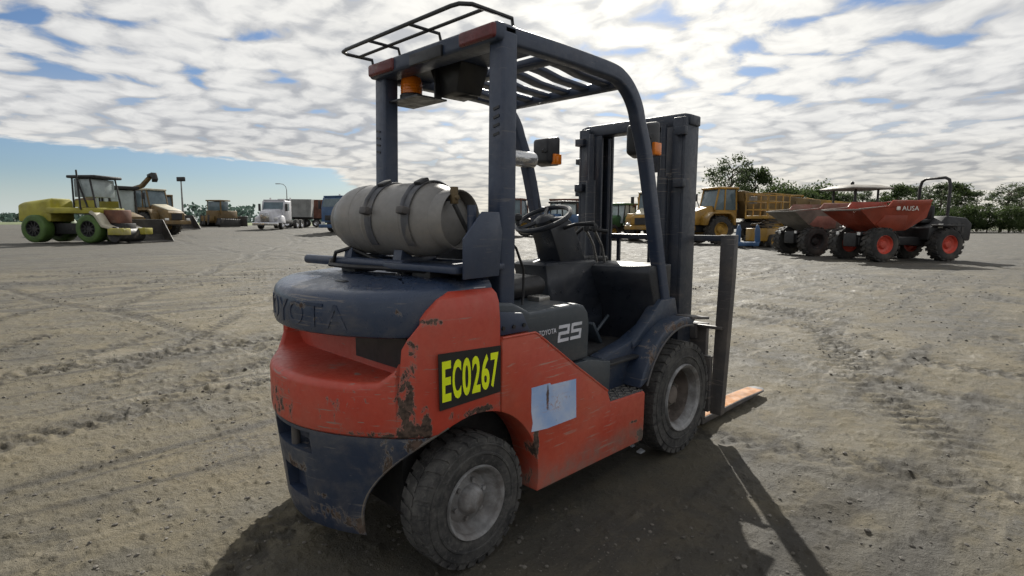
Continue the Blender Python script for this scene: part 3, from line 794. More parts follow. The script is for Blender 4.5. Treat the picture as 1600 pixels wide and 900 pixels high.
# -- front fenders
farc = [(1.6 + 0.415 * math.cos(R(a)), 0.335 + 0.415 * math.sin(R(a))) for a in range(78, 168, 6)]
fout = [(1.6 + 0.472 * math.cos(R(a)), 0.335 + 0.462 * math.sin(R(a))) for a in range(163, 70, -6)]
fen = fout + farc[:-1]
for s in (-1, 1):
    o = MB().prism(fen, s * 0.568, s * 0.36).build('front_fender', M['fender'], fl, 0.012, 3)
    lip = [(1.6 + 0.416 * math.cos(R(a)), s * 0.567, 0.335 + 0.416 * math.sin(R(a))) for a in range(76, 164, 4)]
    MB().tube(lip, 0.007, 6).build('fender_lip', M['rusty'], o)
    MB().prism([(0.957, 0.466), (0.957, 0.648), (1.22, 0.70), (1.40, 0.765), (1.55, 0.79), (1.62, 0.79), (1.30, 0.60), (1.19, 0.466)], s * 0.455, s * 0.37).build('inner_wheel_panel', M['fender'], fl, 0.008)
    MB().prism([(1.22, 0.655), (1.22, 0.69), (1.38, 0.80), (1.50, 0.90), (1.66, 0.90), (1.70, 0.79)], s * 0.47, s * 0.40).build('kick_panel', M['fender'], fl, 0.010)
    MB().obox((1.78, s * 0.50, 0.775), (0.22, 0.15, 0.016), (0, 0.12, 0)).build('mud_flap_plate', M['rusty'], fl, 0.003)

# -- cowl, steering, levers
cw_r = []
for k in range(17):
    y = -0.445 + 0.89 * k / 16; xr = 1.30 + 0.10 * abs(y / 0.445) ** 2.5
    cw_r.append((xr, y))


def cowl_ring(z, dx):
    return [(x + dx, y, z) for x, y in cw_r] + [(1.64, 0.445, z), (1.64, -0.445, z)]


MB().loft([cowl_ring(0.62, 0.10), cowl_ring(0.80, 0.10), cowl_ring(0.96, 0.03), cowl_ring(1.05, 0.0), cowl_ring(1.085, 0.008), cowl_ring(1.096, 0.03)]).build('cowl', M['dash'], fl, 0.006, ang=50)
MB().hull([(1.02, -0.10, 0.70), (1.40, -0.14, 0.70), (1.40, 0.16, 0.70), (1.02, 0.12, 0.70)], [(0.98, -0.10, 0.86), (1.40, -0.14, 0.86), (1.40, 0.16, 0.86), (0.98, 0.12, 0.86)]).hull(
    [(0.98, -0.10, 0.86), (1.40, -0.14, 0.86), (1.40, 0.16, 0.86), (0.98, 0.12, 0.86)], [(0.93, -0.09, 1.10), (1.36, -0.12, 1.10), (1.36, 0.20, 1.10), (0.93, 0.16, 1.10)]).hull(
    [(0.93, -0.09, 1.10), (1.36, -0.12, 1.10), (1.36, 0.20, 1.10), (0.93, 0.16, 1.10)], [(0.95, -0.075, 1.118), (1.36, -0.11, 1.118), (1.36, 0.19, 1.118), (0.95, 0.145, 1.118)]).build('console', M['dash'], fl, 0.012, 2, wtol=0.0005)
colm = MB().loft([[(1.10, -0.085, 1.05), (1.33, -0.085, 1.05), (1.33, 0.085, 1.05), (1.10, 0.085, 1.05)],
                  [(1.03, -0.08, 1.20), (1.25, -0.08, 1.22), (1.25, 0.08, 1.22), (1.03, 0.08, 1.20)],
                  [(0.985, -0.075, 1.30), (1.17, -0.075, 1.345), (1.17, 0.075, 1.345), (0.985, 0.075, 1.30)],
                  [(0.995, -0.05, 1.335), (1.13, -0.05, 1.37), (1.13, 0.05, 1.37), (0.995, 0.05, 1.335)]]).build('steering_column', M['dash'], fl, 0.012, 2)
SWC = Vector((1.01, 0.0, 1.355)); SWN = Euler((0, R(-26), 0)).to_matrix()
ring = [SWC + SWN @ Vector((0.155 * math.cos(t), 0.155 * math.sin(t), 0)) for t in np.linspace(0, 2 * math.pi, 40, endpoint=False)]
sw = MB().tube(ring, 0.0145, 8, True).build('steering_wheel', M['dash'], fl)
hubm = MB()
pts = [(SWN @ Vector((a_, 0, 0.0))) for a_ in (0,)]
hub_b = [SWC + SWN @ Vector((0.055 * math.cos(t), 0.055 * math.sin(t), -0.05)) for t in np.linspace(0, 2 * math.pi, 20, endpoint=False)]
hub_m = [SWC + SWN @ Vector((0.06 * math.cos(t), 0.06 * math.sin(t), 0.0)) for t in np.linspace(0, 2 * math.pi, 20, endpoint=False)]
hub_t = [SWC + SWN @ Vector((0.03 * math.cos(t), 0.03 * math.sin(t), 0.018)) for t in np.linspace(0, 2 * math.pi, 20, endpoint=False)]
hubm.loft([hub_b, hub_m, hub_t]).build('wheel_boss', M['dash'], sw)
for a_ in (0.5, 2.65, 4.71):
    MB().tube([SWC + SWN @ Vector((0.03 * math.cos(a_), 0.03 * math.sin(a_), -0.005)), SWC + SWN @ Vector((0.15 * math.cos(a_), 0.15 * math.sin(a_), 0))], 0.013, 8).build('spoke', M['dash'], sw)
kp = SWC + SWN @ Vector((0.150 * math.cos(2.3), 0.150 * math.sin(2.3), 0))
MB().lathe([(0, 0.01), (0.03, 0.012), (0.04, 0.024), (0.06, 0.026), (0.072, 0.015), (0.074, 0.001)], kp, 'z', 14).build('spinner_knob', M['black'], sw)
MB().tube([(1.10, -0.06, 1.30), (1.12, -0.14, 1.325), (1.16, -0.24, 1.33)], [0.011, 0.009, 0.014], 8).build('direction_lever', M['black'], fl)
for k in range(2):
    y = -0.06 - k * 0.06
    o = MB().tube([(1.44, y, 1.09), (1.40, y, 1.2), (1.33, y, 1.285)], 0.008, 8).build('hydraulic_lever', M['steel'], fl)
    MB().lathe([(-0.02, 0.004), (-0.015, 0.015), (0.01, 0.02), (0.026, 0.014), (0.03, 0.001)], (1.325, y, 1.30), 'z', 12).build('lever_knob', M['black'], o)
MB().tube([(1.45, 0.16, 1.08), (1.44, 0.2, 1.2), (1.5, 0.1, 1.3), (1.6, -0.02, 1.28)], 0.012, 8).build('hose', M['hose'], fl)
MB().box(1.42, 1.62, -0.02, 0.12, 1.09, 1.125).build('instrument_panel', M['black'], fl, 0.01)

# -- seat
st = MB().loft([[(0.36, -0.23, 0.962), (0.76, -0.22, 0.962), (0.76, 0.22, 0.962), (0.36, 0.23, 0.962)], [(0.36, -0.24, 1.02), (0.79, -0.235, 1.03), (0.79, 0.235, 1.03), (0.36, 0.24, 1.02)],
                [(0.38, -0.2, 1.055), (0.77, -0.2, 1.068), (0.77, 0.2, 1.068), (0.38, 0.2, 1.055)]]).build('seat', M['seat'], fl, 0.02, 3)
MB().loft([[(0.33, -0.2, 1.05), (0.43, -0.22, 1.05), (0.43, 0.22, 1.05), (0.33, 0.2, 1.05)], [(0.29, -0.2, 1.24), (0.38, -0.22, 1.25), (0.38, 0.22, 1.25), (0.29, 0.2, 1.24)],
           [(0.27, -0.15, 1.37), (0.33, -0.16, 1.38), (0.33, 0.16, 1.38), (0.27, 0.15, 1.37)]]).build('backrest', M['seat'], st, 0.02, 3)
MB().box(0.60, 0.68, -0.34, -0.26, 0.958, 0.985).build('seat_latch', M['steel'], fl, 0.006)
MB().tube([(0.36, -0.36, 1.27), (0.44, -0.34, 1.22), (0.50, -0.33, 1.12), (0.50, -0.33, 1.0), (0.48, -0.34, 0.955)], 0.006, 8).build('cable', M['hose'], fl)

# -- overhead guard
path = [(0.24, 2.074), (0.6, 2.076), (0.92, 2.072)]
for k in range(1, 8):                     # bend over the driver's head
    t = R(90 - k * 10.5); path.append((0.98 + 0.29 * math.cos(t), 1.785 + 0.285 * math.sin(t)))
path += [(1.335, 1.70), (1.42, 1.42), (1.52, 1.08), (1.60, 0.82)]
pth = [tuple(p) for p in spline(path, 4)]
for s in (-1, 1):
    MB().rail(pth, s * 0.40, s * 0.462, 0.074).build('guard_rail', M['guard'], fl, 0.012, 3, ang=50)
    pil = MB().loft([[(0.215, s * 0.38, 0.90), (0.305, s * 0.38, 0.90), (0.305, s * 0.468, 0.90), (0.215, s * 0.468, 0.90)], [(0.235, s * 0.376, 2.09), (0.32, s * 0.376, 2.09), (0.32, s * 0.464, 2.09), (0.235, s * 0.464, 2.09)]]).build('rear_pillar', M['guard'], fl, 0.014, 3)
    for k in range(4):
        MB().obox((0.2275, s * 0.43, 1.79 - k * 0.034), (0.004, 0.034, 0.010), (R(12) * s, 0, 0)).build('louvre', M['black'], pil)
    MB().box(0.188, 0.23, s * 0.24, s * 0.455, 2.052, 2.110).build('tail_light', M['redlens'], fl, 0.012, 3)
MB().box(0.20, 0.32, -0.462, 0.462, 2.044, 2.116).build('rear_cross_beam', M['guard'], fl, 0.016, 3)
MB().box(0.186, 0.20, -0.13, 0.1, 2.04, 2.09).build('number_lamp', M['black'], fl, 0.004)
rp = MB().box(0.30, 0.555, -0.41, 0.41, 2.078, 2.092).build('roof_plate', M['guard'], fl, 0.003)
MB().box(0.60, 0.665, -0.41, 0.41, 2.05, 2.09).build('roof_bar', M['guard'], fl, 0.008)
MB().box(1.10, 1.165, -0.41, 0.41, 2.015, 2.06).build('roof_bar', M['guard'], fl, 0.010)
for k in range(6):
    y = -0.335 + k * 0.134
    MB().rail([(0.64, 2.075), (0.76, 2.068), (0.88, 2.05), (1.0, 2.045), (1.13, 2.04)], y - 0.031, y + 0.031, 0.022).build('roof_slat', M['guard'], fl, 0.005)
    MB().prism([(0.64, y - 0.031), (0.64, y + 0.031), (0.70, y + 0.0), (0.70, y - 0.0)][:4], 2.06, 2.07, 'z') if False else None
# tubular rack over the rear edge
rk = []
for (x, y) in ((0.315, -0.43), (0.10, -0.43), (0.062, -0.40), (0.055, -0.36), (0.055, 0.0), (0.055, 0.42), (0.065, 0.47), (0.10, 0.492), (0.24, 0.492)):
    rk.append((x, y, 2.152))
rack = MB().tube([(0.325, -0.43, 2.10)] + rk + [(0.25, 0.492, 2.10)], 0.0085, 8).build('roof_rack', M['black'], fl)
MB().tube([(0.165, -0.43, 2.152), (0.165, 0.492, 2.152)], 0.0075, 8).build('rack_rod', M['black'], rack)
for y in (-0.08, 0.23):
    MB().tube([(0.055, y, 2.152), (0.22, y, 2.150), (0.235, y, 2.10)], 0.0075, 8).build('rack_rod', M['black'], rack)
# beacon on its bracket under the roof
bc = Vector((0.35, 0.30, 0))
br = MB().box(0.26, 0.44, 0.14, 0.42, 1.928, 1.936).box(0.36, 0.40, 0.13, 0.14, 1.928, 2.08).build('beacon_bracket', M['black'], fl)
MB().lathe([(1.936, 0.001), (1.936, 0.058), (1.966, 0.058), (1.972, 0.052), (1.972, 0.001)], (0.35, 0.31, 0), 'z', 24).build('beacon_base', M['black'], br)
bl = MB().lathe([(1.972, 0.001), (1.972, 0.054), (2.03, 0.053), (2.05, 0.048), (2.062, 0.03), (2.064, 0.001)], (0.35, 0.31, 0), 'z', 24).build('beacon_lens', M['amber'], br)
for z in (1.998, 2.012, 2.026):
    MB().lathe([(z - 0.012, 0.0532), (z - 0.009, 0.0552), (z - 0.006, 0.0532)], (0.35, 0.31, 0), 'z', 24).build('lens_ridge', M['amber'], bl)
MB().tube([(0.40, 0.16, 1.95), (0.45, 0.08, 1.95), (0.52, -0.0, 1.935)], 0.006, 6).build('cable', M['hose'], fl)
MB().hull([(0.40, 0.02, 1.95), (0.56, 0.02, 1.95), (0.56, 0.15, 1.94), (0.40, 0.15, 1.94)], [(0.38, -0.04, 2.079), (0.56, -0.04, 2.079), (0.56, 0.20, 2.079), (0.38, 0.20, 2.079)]).build('wiring_box', M['black'], fl, 0.01)
# head lamps with indicators
for (lx, ly, lz, s) in ((1.60, 0.50, 1.815, 1), (1.47, -0.33, 1.80, -1)):
    la = MB().loft([[(lx - 0.06, ly - 0.07, lz - 0.08), (lx - 0.06, ly + 0.07, lz - 0.08), (lx - 0.06, ly + 0.07, lz + 0.08), (lx - 0.06, ly - 0.07, lz + 0.08)],
                    [(lx + 0.05, ly - 0.09, lz - 0.10), (lx + 0.05, ly + 0.09, lz - 0.10), (lx + 0.05, ly + 0.09, lz + 0.10), (lx + 0.05, ly - 0.09, lz + 0.10)]]).build('head_lamp', M['black'], fl, 0.02, 3)
    MB().box(lx + 0.046, lx + 0.056, ly - 0.075, ly + 0.075, lz - 0.03, lz + 0.085).build('lamp_glass', M['lamp_glass'], la, 0.003)
    MB().box(lx - 0.02, lx + 0.058, ly - 0.094, ly - 0.05, lz - 0.09, lz - 0.02).build('indicator', M['amber'], la, 0.008)
    MB().tube([(lx - 0.08, s * 0.44, lz), (lx - 0.04, ly, lz)], 0.014, 8).build('lamp_arm', M['black'], la)
mr = MB().cyl((1.13, 0.40, 1.735), (1.33, 0.37, 1.725), 0.050, n=24).build('mirror', M['mirror'], fl, 0.008)
MB().tube([(1.36, 0.42, 1.65), (1.40, 0.415, 1.60), (1.42, 0.41, 1.45), (1.46, 0.41, 1.30)], 0.012, 8).build('grab_handle', M['black'], fl)

# -- mast
_before = set(fl.children)
for s in (-1, 1):
    # channel sections opening towards the middle
    o = MB().box(1.795, 1.96, s * 0.398, s * 0.418, 0.08, 1.97).box(1.795, 1.818, s * 0.33, s * 0.398, 0.08, 1.97).box(1.937, 1.96, s * 0.33, s * 0.398, 0.08, 1.97).build('mast_rail', M['mast'], fl, 0.003)
    MB().box(1.835, 1.985, s * 0.325, s * 0.345, 0.15, 1.96).box(1.835, 1.855, s * 0.25, s * 0.325, 0.15, 1.96).box(1.965, 1.985, s * 0.25, s * 0.325, 0.15, 1.96).build('inner_mast_rail', M['mast'], fl, 0.003)
    c_ = MB().cyl((1.765, s * 0.285, 0.25), (1.765, s * 0.285, 1.62), 0.034, n=18).build('lift_cylinder', M['mast'], fl)
    MB().cyl((1.765, s * 0.285, 1.62), (1.765, s * 0.285, 1.93), 0.019, n=14).build('piston_rod', M['mast'], c_)
    MB().cyl((1.86, s * 0.2, 0.55), (1.86, s * 0.2, 1.9), 0.010, n=8).build('lift_chain', M['mast'], fl)
    for z in (0.35, 1.55, 1.86):
        MB().box(1.76, 1.80, s * 0.36, s * 0.43, z, z + 0.05).build('mast_bracket', M['mast'], fl, 0.004)
tp = MB().loft([[(1.83, -0.43, 1.925), (1.96, -0.43, 1.925), (1.96, 0.43, 1.925), (1.83, 0.43, 1.925)], [(1.83, -0.43, 1.985), (1.96, -0.43, 1.985), (1.96, 0.43, 1.985), (1.83, 0.43, 1.985)], [(1.84, -0.38, 2.0), (1.95, -0.38, 2.0), (1.95, 0.38, 2.0), (1.84, 0.38, 2.0)]]).build('mast_top_beam', M['mast'], fl, 0.008)
MB().box(1.90, 1.925, -0.33, -0.10, 1.66, 1.93).build('hose_guard', M['mast'], fl, 0.006)
for z in (0.30, 0.90):
    MB().box(1.90, 1.93, -0.33, 0.33, z, z + 0.09).build('mast_cross_bar', M['mast'], fl, 0.006)
for s in (-1, 1):
    MB().tube([(1.88, s * 0.10, 0.95), (1.88, s * 0.12, 1.05), (1.80, 0.24 * s, 1.06), (1.72, 0.25 * s, 0.95)], 0.012, 8).build('mast_hose', M['hose'], fl)
for z in (1.52, 1.74):
    MB().box(1.80, 1.86, 0.415, 0.455, z, z + 0.04).build('mast_bracket', M['mast'], fl, 0.004)

for o in set(fl.children) - _before:      # the mast stands a touch further forward and narrower than drawn above
    o.location.x = 0.042; o.scale.y = 0.955

# -- carriage, load backrest, forks
MB().box(1.995, 2.03, -0.44, 0.44, 0.60, 0.70).build('carriage_bar', M['rusty'], fl, 0.006)
for s in (-1, 1): MB().box(2.0, 2.03, s * 0.44, s * 0.60, 0.675, 0.695).build('backrest_tie', M['rusty'], fl, 0.003)
MB().box(1.995, 2.03, -0.50, 0.50, 0.20, 0.29).build('carriage_bar', M['rusty'], fl, 0.006)
for s in (-1, 1):
    MB().box(1.93, 2.0, s * 0.17, s * 0.24, 0.18, 0.72).build('carriage_plate', M['rusty'], fl, 0.006)
for s in (-1, 1): MB().box(1.992, 2.028, s * 0.38, s * 0.545, 0.14, 0.50).build('carriage_side_plate', M['rusty'], fl, 0.005)
lb = MB().box(2.035, 2.075, -0.64, 0.64, 1.222, 1.258).build('load_backrest', M['mast'], fl, 0.004)
for s in (-1, 1):
    pr = []
    for z_, dx_, dy_, w_ in ((0.12, 0.01, -0.035, 0.072), (0.50, 0.012, -0.022, 0.080), (0.70, -0.004, -0.008, 0.082), (1.0, 0.002, 0.0, 0.085), (1.262, 0.0, 0.004, 0.088)):
        e_ = 0.64 + dy_
        pr.append([(2.03 + dx_, s * (e_ - w_), z_), (2.042 + dx_, s * (e_ - w_), z_), (2.042 + dx_, s * (e_ - 0.013), z_), (2.088 + dx_, s * (e_ - 0.013), z_), (2.088 + dx_, s * e_, z_), (2.03 + dx_, s * e_, z_)])
    MB().loft(pr).build('backrest_post', M['rusty'], lb, 0.003)
    fk = MB()
    y0, y1 = s * 0.36, s * 0.49
    fk.box(2.035, 2.075, min(y0, y1), max(y0, y1), 0.06, 0.70)
    fk.loft([[(2.04, y0, 0.032), (2.04, y1, 0.032), (2.04, y1, 0.075), (2.04, y0, 0.075)], [(2.7, y0, 0.034), (2.7, y1, 0.034), (2.7, y1, 0.066), (2.7, y0, 0.066)],
             [(3.06, y0, 0.038), (3.06, y1, 0.038), (3.06, y1, 0.05), (3.06, y0, 0.05)], [(3.13, s * 0.39, 0.04), (3.13, s * 0.46, 0.04), (3.13, s * 0.46, 0.048), (3.13, s * 0.39, 0.048)]])
    fo = fk.build('fork', M['rusty'], fl, 0.004)
    MB().loft([[(2.08, y0 * 1.02, 0.0765), (2.08, y1 * 0.985, 0.0765), (2.08, y1 * 0.985, 0.072), (2.08, y0 * 1.02, 0.072)], [(2.7, y0 * 1.02, 0.0675), (2.7, y1 * 0.985, 0.0675), (2.7, y1 * 0.985, 0.063), (2.7, y0 * 1.02, 0.063)],
               [(3.05, y0 * 1.02, 0.0520), (3.05, y1 * 0.985, 0.0520), (3.05, y1 * 0.985, 0.047), (3.05, y0 * 1.02, 0.047)]]).build('fork_top', M['fork'], fo)  # thin orange layer on the blade's upper face only
for y in (-0.30, -0.05, 0.20, 0.42):
    MB().box(2.045, 2.065, y - 0.011, y + 0.011, 0.70, 1.222).build('backrest_bar', M['mast'], lb)


# -- wheels
def tyre_mesh(Rr, wd_, rim_r, blocks, n=72):
    h = wd_ / 2; mb = MB()
    mb.lathe([(-h * 0.80, rim_r), (-h * 0.94, rim_r + 0.012), (-h, rim_r + 0.035), (-h * 0.99, Rr * 0.86), (-h * 0.95, Rr * 0.915), (-h * 0.86, Rr * 0.952), (-h * 0.5, Rr * 0.967), (0, Rr * 0.97),
              (h * 0.5, Rr * 0.967), (h * 0.86, Rr * 0.952), (h * 0.95, Rr * 0.915), (h * 0.99, Rr * 0.86), (h, rim_r + 0.035), (h * 0.94, rim_r + 0.012), (h * 0.80, rim_r)], n=n, closed=True)
    # raised ring on each sidewall
    for s in (-1, 1):
        mb.lathe([(s * h * 0.985, rim_r + 0.05), (s * (h + 0.004), rim_r + 0.054), (s * (h + 0.004), rim_r + 0.060), (s * h * 0.985, rim_r + 0.064)], n=n)
        mb.lathe([(s * h * 0.95, Rr * 0.865), (s * (h + 0.003), Rr * 0.868), (s * (h + 0.002), Rr * 0.882), (s * h * 0.93, Rr * 0.89)], n=n)
    # shoulder blocks and angled centre lugs
    for k in range(blocks):
        for s in (-1, 1):
            a0 = 2 * math.pi * (k + (0.5 if s > 0 else 0)) / blocks; aw = 2 * math.pi / blocks * 0.36
            def P(r, a, y): return (r * math.cos(a), y, r * math.sin(a))
            lo = []; hi = []
            for (a, y) in ((a0 - aw, s * h * 0.99), (a0 + aw, s * h * 0.99), (a0 + aw * 1.5, s * h * 0.30), (a0 + aw * 1.9, s * h * 0.04), (a0 - aw * 0.0, s * h * 0.04), (a0 - aw * 0.5, s * h * 0.30)):
                e = abs(y) / h
                lo.append(P(Rr * (0.90 if e > 0.9 else 0.96), a, y)); hi.append(P(Rr * (0.978 if e > 0.9 else 0.990), a, y * (0.97 if e > 0.9 else 1)))
            mb.hull(lo, hi)
    return mb.mesh(0.0, ang=40)


ty_r = tyre_mesh(0.261, 0.148, 0.135, 30); ty_f = tyre_mesh(0.331, 0.185, 0.182, 34)


def rear_rim(s):
    y = s
    return MB().lathe([(y * -0.06, 0.118), (y * 0.066, 0.128), (y * 0.078, 0.137), (y * 0.080, 0.143), (y * 0.074, 0.146), (y * -0.07, 0.146), (y * -0.07, 0.118)], n=48).lathe(
        [(y * 0.058, 0.126), (y * 0.030, 0.112), (y * 0.012, 0.098), (y * 0.016, 0.055), (y * 0.022, 0.05)], n=48)


for s in (-1, 1):
    wh = MB().lathe([(s * -0.02, 0.1), (s * -0.02, 0.01)], (0, 0, 0), n=24)
    root = bpy.data.objects.new('rear_wheel', rear_rim(s).mesh(0, ang=40)); col.objects.link(root); root.parent = fl
    root.data.materials.append(M['rim']); root.location = (0, s * 0.490, 0.259)
    link('tyre', ty_r, M['tyre'], root)
    MB().lathe([(s * 0.014, 0.099), (s * 0.030, 0.062), (s * 0.052, 0.052), (s * 0.060, 0.044), (s * 0.066, 0.024), (s * 0.068, 0.001)], n=32).build('hub', M['rim'], root)
    MB().lathe([(s * 0.008, 0.100), (s * 0.0125, 0.097), (s * 0.0155, 0.06)], n=32).build('rim_disc', M['rim_dark'], root)
    for k in range(6):
        a = k * math.pi / 3 + 0.3
        MB().cyl((0.076 * math.cos(a), s * 0.012, 0.076 * math.sin(a)), (0.076 * math.cos(a), s * 0.036, 0.076 * math.sin(a)), 0.010, n=6).build('wheel_nut', M['rim'], root)
    barrel = MB().lathe([(s * 0.045, 0.1535), (s * 0.02, 0.148), (s * -0.04, 0.144)], n=56)
    front = MB().lathe([(s * -0.09, 0.165), (s * 0.088, 0.172), (s * 0.099, 0.183), (s * 0.102, 0.192), (s * 0.094, 0.196), (s * -0.09, 0.19), (s * -0.09, 0.165)], n=56).lathe(
        [(s * 0.085, 0.171), (s * 0.060, 0.158), (s * 0.02, 0.150), (s * -0.04, 0.146)], n=56).mesh(0, ang=40)
    root = bpy.data.objects.new('front_wheel', front); col.objects.link(root); root.parent = fl
    root.data.materials.append(M['rim']); root.location = (1.6, s * 0.480, 0.330)
    barrel.build('rim_barrel', M['rim_dark'], root)
    link('tyre', ty_f, M['tyre'], root)
    MB().lathe([(s * -0.045, 0.150), (s * -0.035, 0.10), (s * -0.03, 0.075), (s * 0.01, 0.062), (s * 0.03, 0.05), (s * 0.036, 0.001)], n=36).build('hub', M['rim_dark'], root)
    for k in range(8):
        a = k * math.pi / 4 + 0.2
        MB().cyl((0.115 * math.cos(a), s * -0.045, 0.115 * math.sin(a)), (0.115 * math.cos(a), s * -0.005, 0.115 * math.sin(a)), 0.012, n=6).build('wheel_nut', M['rim_dark'], root)

# -- gas cylinder bracket on the forklift
TA = Vector((0.075, -0.44, 1.345)); TB = Vector((-0.045, 0.42, 1.345))
td = (TB - TA).normalized(); tl = (TB - TA).length; TR = 0.152
tx = td.cross(Vector((0, 0, 1))).normalized()


def tp_(a, x, z):      # point in the cylinder's frame: along the axis, across, up
    q = TA + td * a + tx * x; return (q.x, q.y, q.z + z)


bk = MB().cyl(tp_(0.26, -0.10, -0.185), tp_(0.93, -0.10, -0.185), 0.021, n=16).build('bracket_tube', M['guard'], fl)
MB().cyl(tp_(0.05, 0.10, -0.185), tp_(0.85, 0.10, -0.185), 0.021, n=16).build('bracket_tube', M['guard'], fl)
cr = MB()
for a in (0.28, 0.60):
    ri = []
    for k in range(13):
        t = R(232 + 76 * k / 12); ri.append((TR * 1.02 * math.cos(t), TR * 1.02 * math.sin(t)))
    ro = [(0.11, -0.19), (-0.11, -0.19)]
    cr = MB()
    b0 = [tp_(a, p[0], p[1]) for p in ri + ro]; b1 = [tp_(a + 0.05, p[0], p[1]) for p in ri + ro]
    cr.hull(b0, b1).build('cradle', M['guard'], fl, 0.003)
MB().hull([tp_(-0.06, -0.15, -0.20), tp_(0.36, -0.13, -0.20), tp_(0.36, 0.15, -0.20), tp_(-0.06, 0.15, -0.20)], [tp_(-0.06, -0.15, -0.175), tp_(0.36, -0.13, -0.175), tp_(0.36, 0.15, -0.175), tp_(-0.06, 0.15, -0.175)]).build('bracket_plate', M['guard'], fl, 0.004)
pp = [(-0.13, -0.22), (0.08, -0.22), (0.10, -0.05), (0.08, 0.03), (-0.02, 0.03), (-0.13, -0.07)]
MB().hull([tp_(-0.085, p[0], p[1]) for p in pp], [tp_(-0.075, p[0], p[1]) for p in pp]).build('end_plate', M['guard'], fl, 0.003)
MB().cyl((0.06, -0.47, 1.13), (0.06, -0.47, 1.40), 0.018, n=12).build('swing_post', M['guard'], fl)
MB().cyl((0.06, -0.43, 1.20), (0.10, -0.50, 1.20), 0.022, n=12).build('swing_clamp', M['rusty'], fl, 0.003)
for (x, y) in ((0.0, -0.28), (-0.05, 0.2), (0.08, 0.0)):
    MB().box(x - 0.045, x + 0.045, y - 0.06, y + 0.06, 1.09, 1.166).build('bracket_foot', M['black'], fl, 0.005)
MB().tube([(-0.14, 0.26, 1.165), (-0.16, 0.24, 1.145), (-0.15, 0.1, 1.143), (-0.10, -0.1, 1.145), (-0.05, -0.3, 1.143), (0.03, -0.38, 1.143)], 0.010, 8).build('gas_hose', M['hose'], fl)
MB().tube([(-0.15, 0.24, 1.14), (-0.14, 0.22, 1.20), (-0.10, 0.16, 1.22), (-0.05, 0.05, 1.175), (-0.06, -0.12, 1.16), (-0.0, -0.3, 1.16)], 0.009, 8).build('gas_hose', M['hose'], fl)
for a in (0.20, 0.42):
    pts = []; n_ = 40
    rin = [tp_(a, 1.012 * TR * math.cos(t), 1.012 * TR * math.sin(t)) for t in np.linspace(R(-40), R(220), n_)]
    sb = MB(); sw_ = 0.040
    lo = [[tp_(a - sw_ / 2, rr * math.cos(t), rr * math.sin(t)), tp_(a + sw_ / 2, rr * math.cos(t), rr * math.sin(t))] for t in np.linspace(R(-40), R(220), n_) for rr in (TR * 1.008,)]
    rings = []
    for t in np.linspace(R(-42), R(222), n_):
        r0, r1 = TR * 1.006, TR * 1.045
        rings.append([tp_(a - sw_ / 2, r0 * math.cos(t), r0 * math.sin(t)), tp_(a + sw_ / 2, r0 * math.cos(t), r0 * math.sin(t)), tp_(a + sw_ / 2, r1 * math.cos(t), r1 * math.sin(t)), tp_(a - sw_ / 2, r1 * math.cos(t), r1 * math.sin(t))])
    sp = sb.loft(rings).build('strap', M['strap'], fl, 0.002)
    for t, hgt in ((R(112), 0.03), (R(168), 0.034)):
        cpt = Vector(tp_(a, TR * 1.07 * math.cos(t), TR * 1.07 * math.sin(t)))
        MB().obox(cpt, (0.03, 0.042, 0.05) if t > 2 else (0.055, 0.04, 0.018), (0, -(t - math.pi / 2) if False else (math.pi / 2 - t), math.atan2(td.y, td.x) - math.pi / 2)).build('buckle', M['rusty'] if t > 2.5 else M['black'], sp, 0.006)
    MB().tube([tp_(a + 0.02, TR * 1.06 * math.cos(R(q)), TR * 1.06 * math.sin(R(q))) for q in (172, 150, 128, 108)], 0.009, 8).build('strap_lever', M['strap'], sp)

# the cylinder itself can be unstrapped and lifted away
gc = empty('gas_cylinder', (TA + TB) / 2 - Vector((0, 0, TR)), math.atan2(td.y, td.x), 'dusty silver gas cylinder strapped across the back of the red forklift', 'gas cylinder')
prof = [(-0.365, 0.001), (-0.36, 0.05), (-0.34, 0.10), (-0.30, 0.133), (-0.25, 0.149), (-0.19, TR), (0.0, TR), (0.12, TR), (0.18, 0.149), (0.24, 0.133), (0.285, 0.10), (0.312, 0.05), (0.318, 0.001)]
sp = [tuple(p) for p in spline(prof, 3)]
MB().lathe([(a, max(0.001, r_)) for a, r_ in sp], (0, 0, TR), 'x', 48).build('shell', M['tank'], gc)
MB().lathe([(0.02, TR), (0.026, TR + 0.004), (0.034, TR + 0.004), (0.04, TR)], (0, 0, TR), 'x', 48).build('weld_seam', M['tank'], gc)
rg = MB().lathe([(-0.32, 0.118), (-0.385, 0.118), (-0.39, 0.115), (-0.385, 0.111), (-0.32, 0.111)], (0, 0, TR), 'x', 40).build('foot_ring', M['tank'], gc)
MB().cyl((-0.33, 0.045, TR + 0.085), (-0.375, 0.045, TR + 0.085), 0.014, n=12).build('valve', M['rusty'], gc, 0.003)
rg = MB().lathe([(0.26, 0.100), (0.31, 0.100), (0.315, 0.097), (0.31, 0.093), (0.26, 0.093)], (0, 0, TR), 'x', 40).build('collar', M['tank'], gc)
vb = MB().cyl((-0.345, 0.045, TR + 0.085), (-0.415, 0.045, TR + 0.085), 0.011, n=12).cyl((-0.395, 0.045, TR + 0.06), (-0.395, 0.045, TR + 0.125), 0.016, n=12).build('brass_fitting', simple('brass', (0.13, 0.095, 0.05), 0.5, 0.5, dust=0.3), gc, 0.002)
MB().tube([(-0.395, 0.045, TR + 0.06), (-0.42, 0.03, TR + 0.0), (-0.43, -0.02, TR - 0.08), (-0.40, -0.06, TR - 0.15)], 0.009, 8).build('outlet_hose', M['hose'], gc)
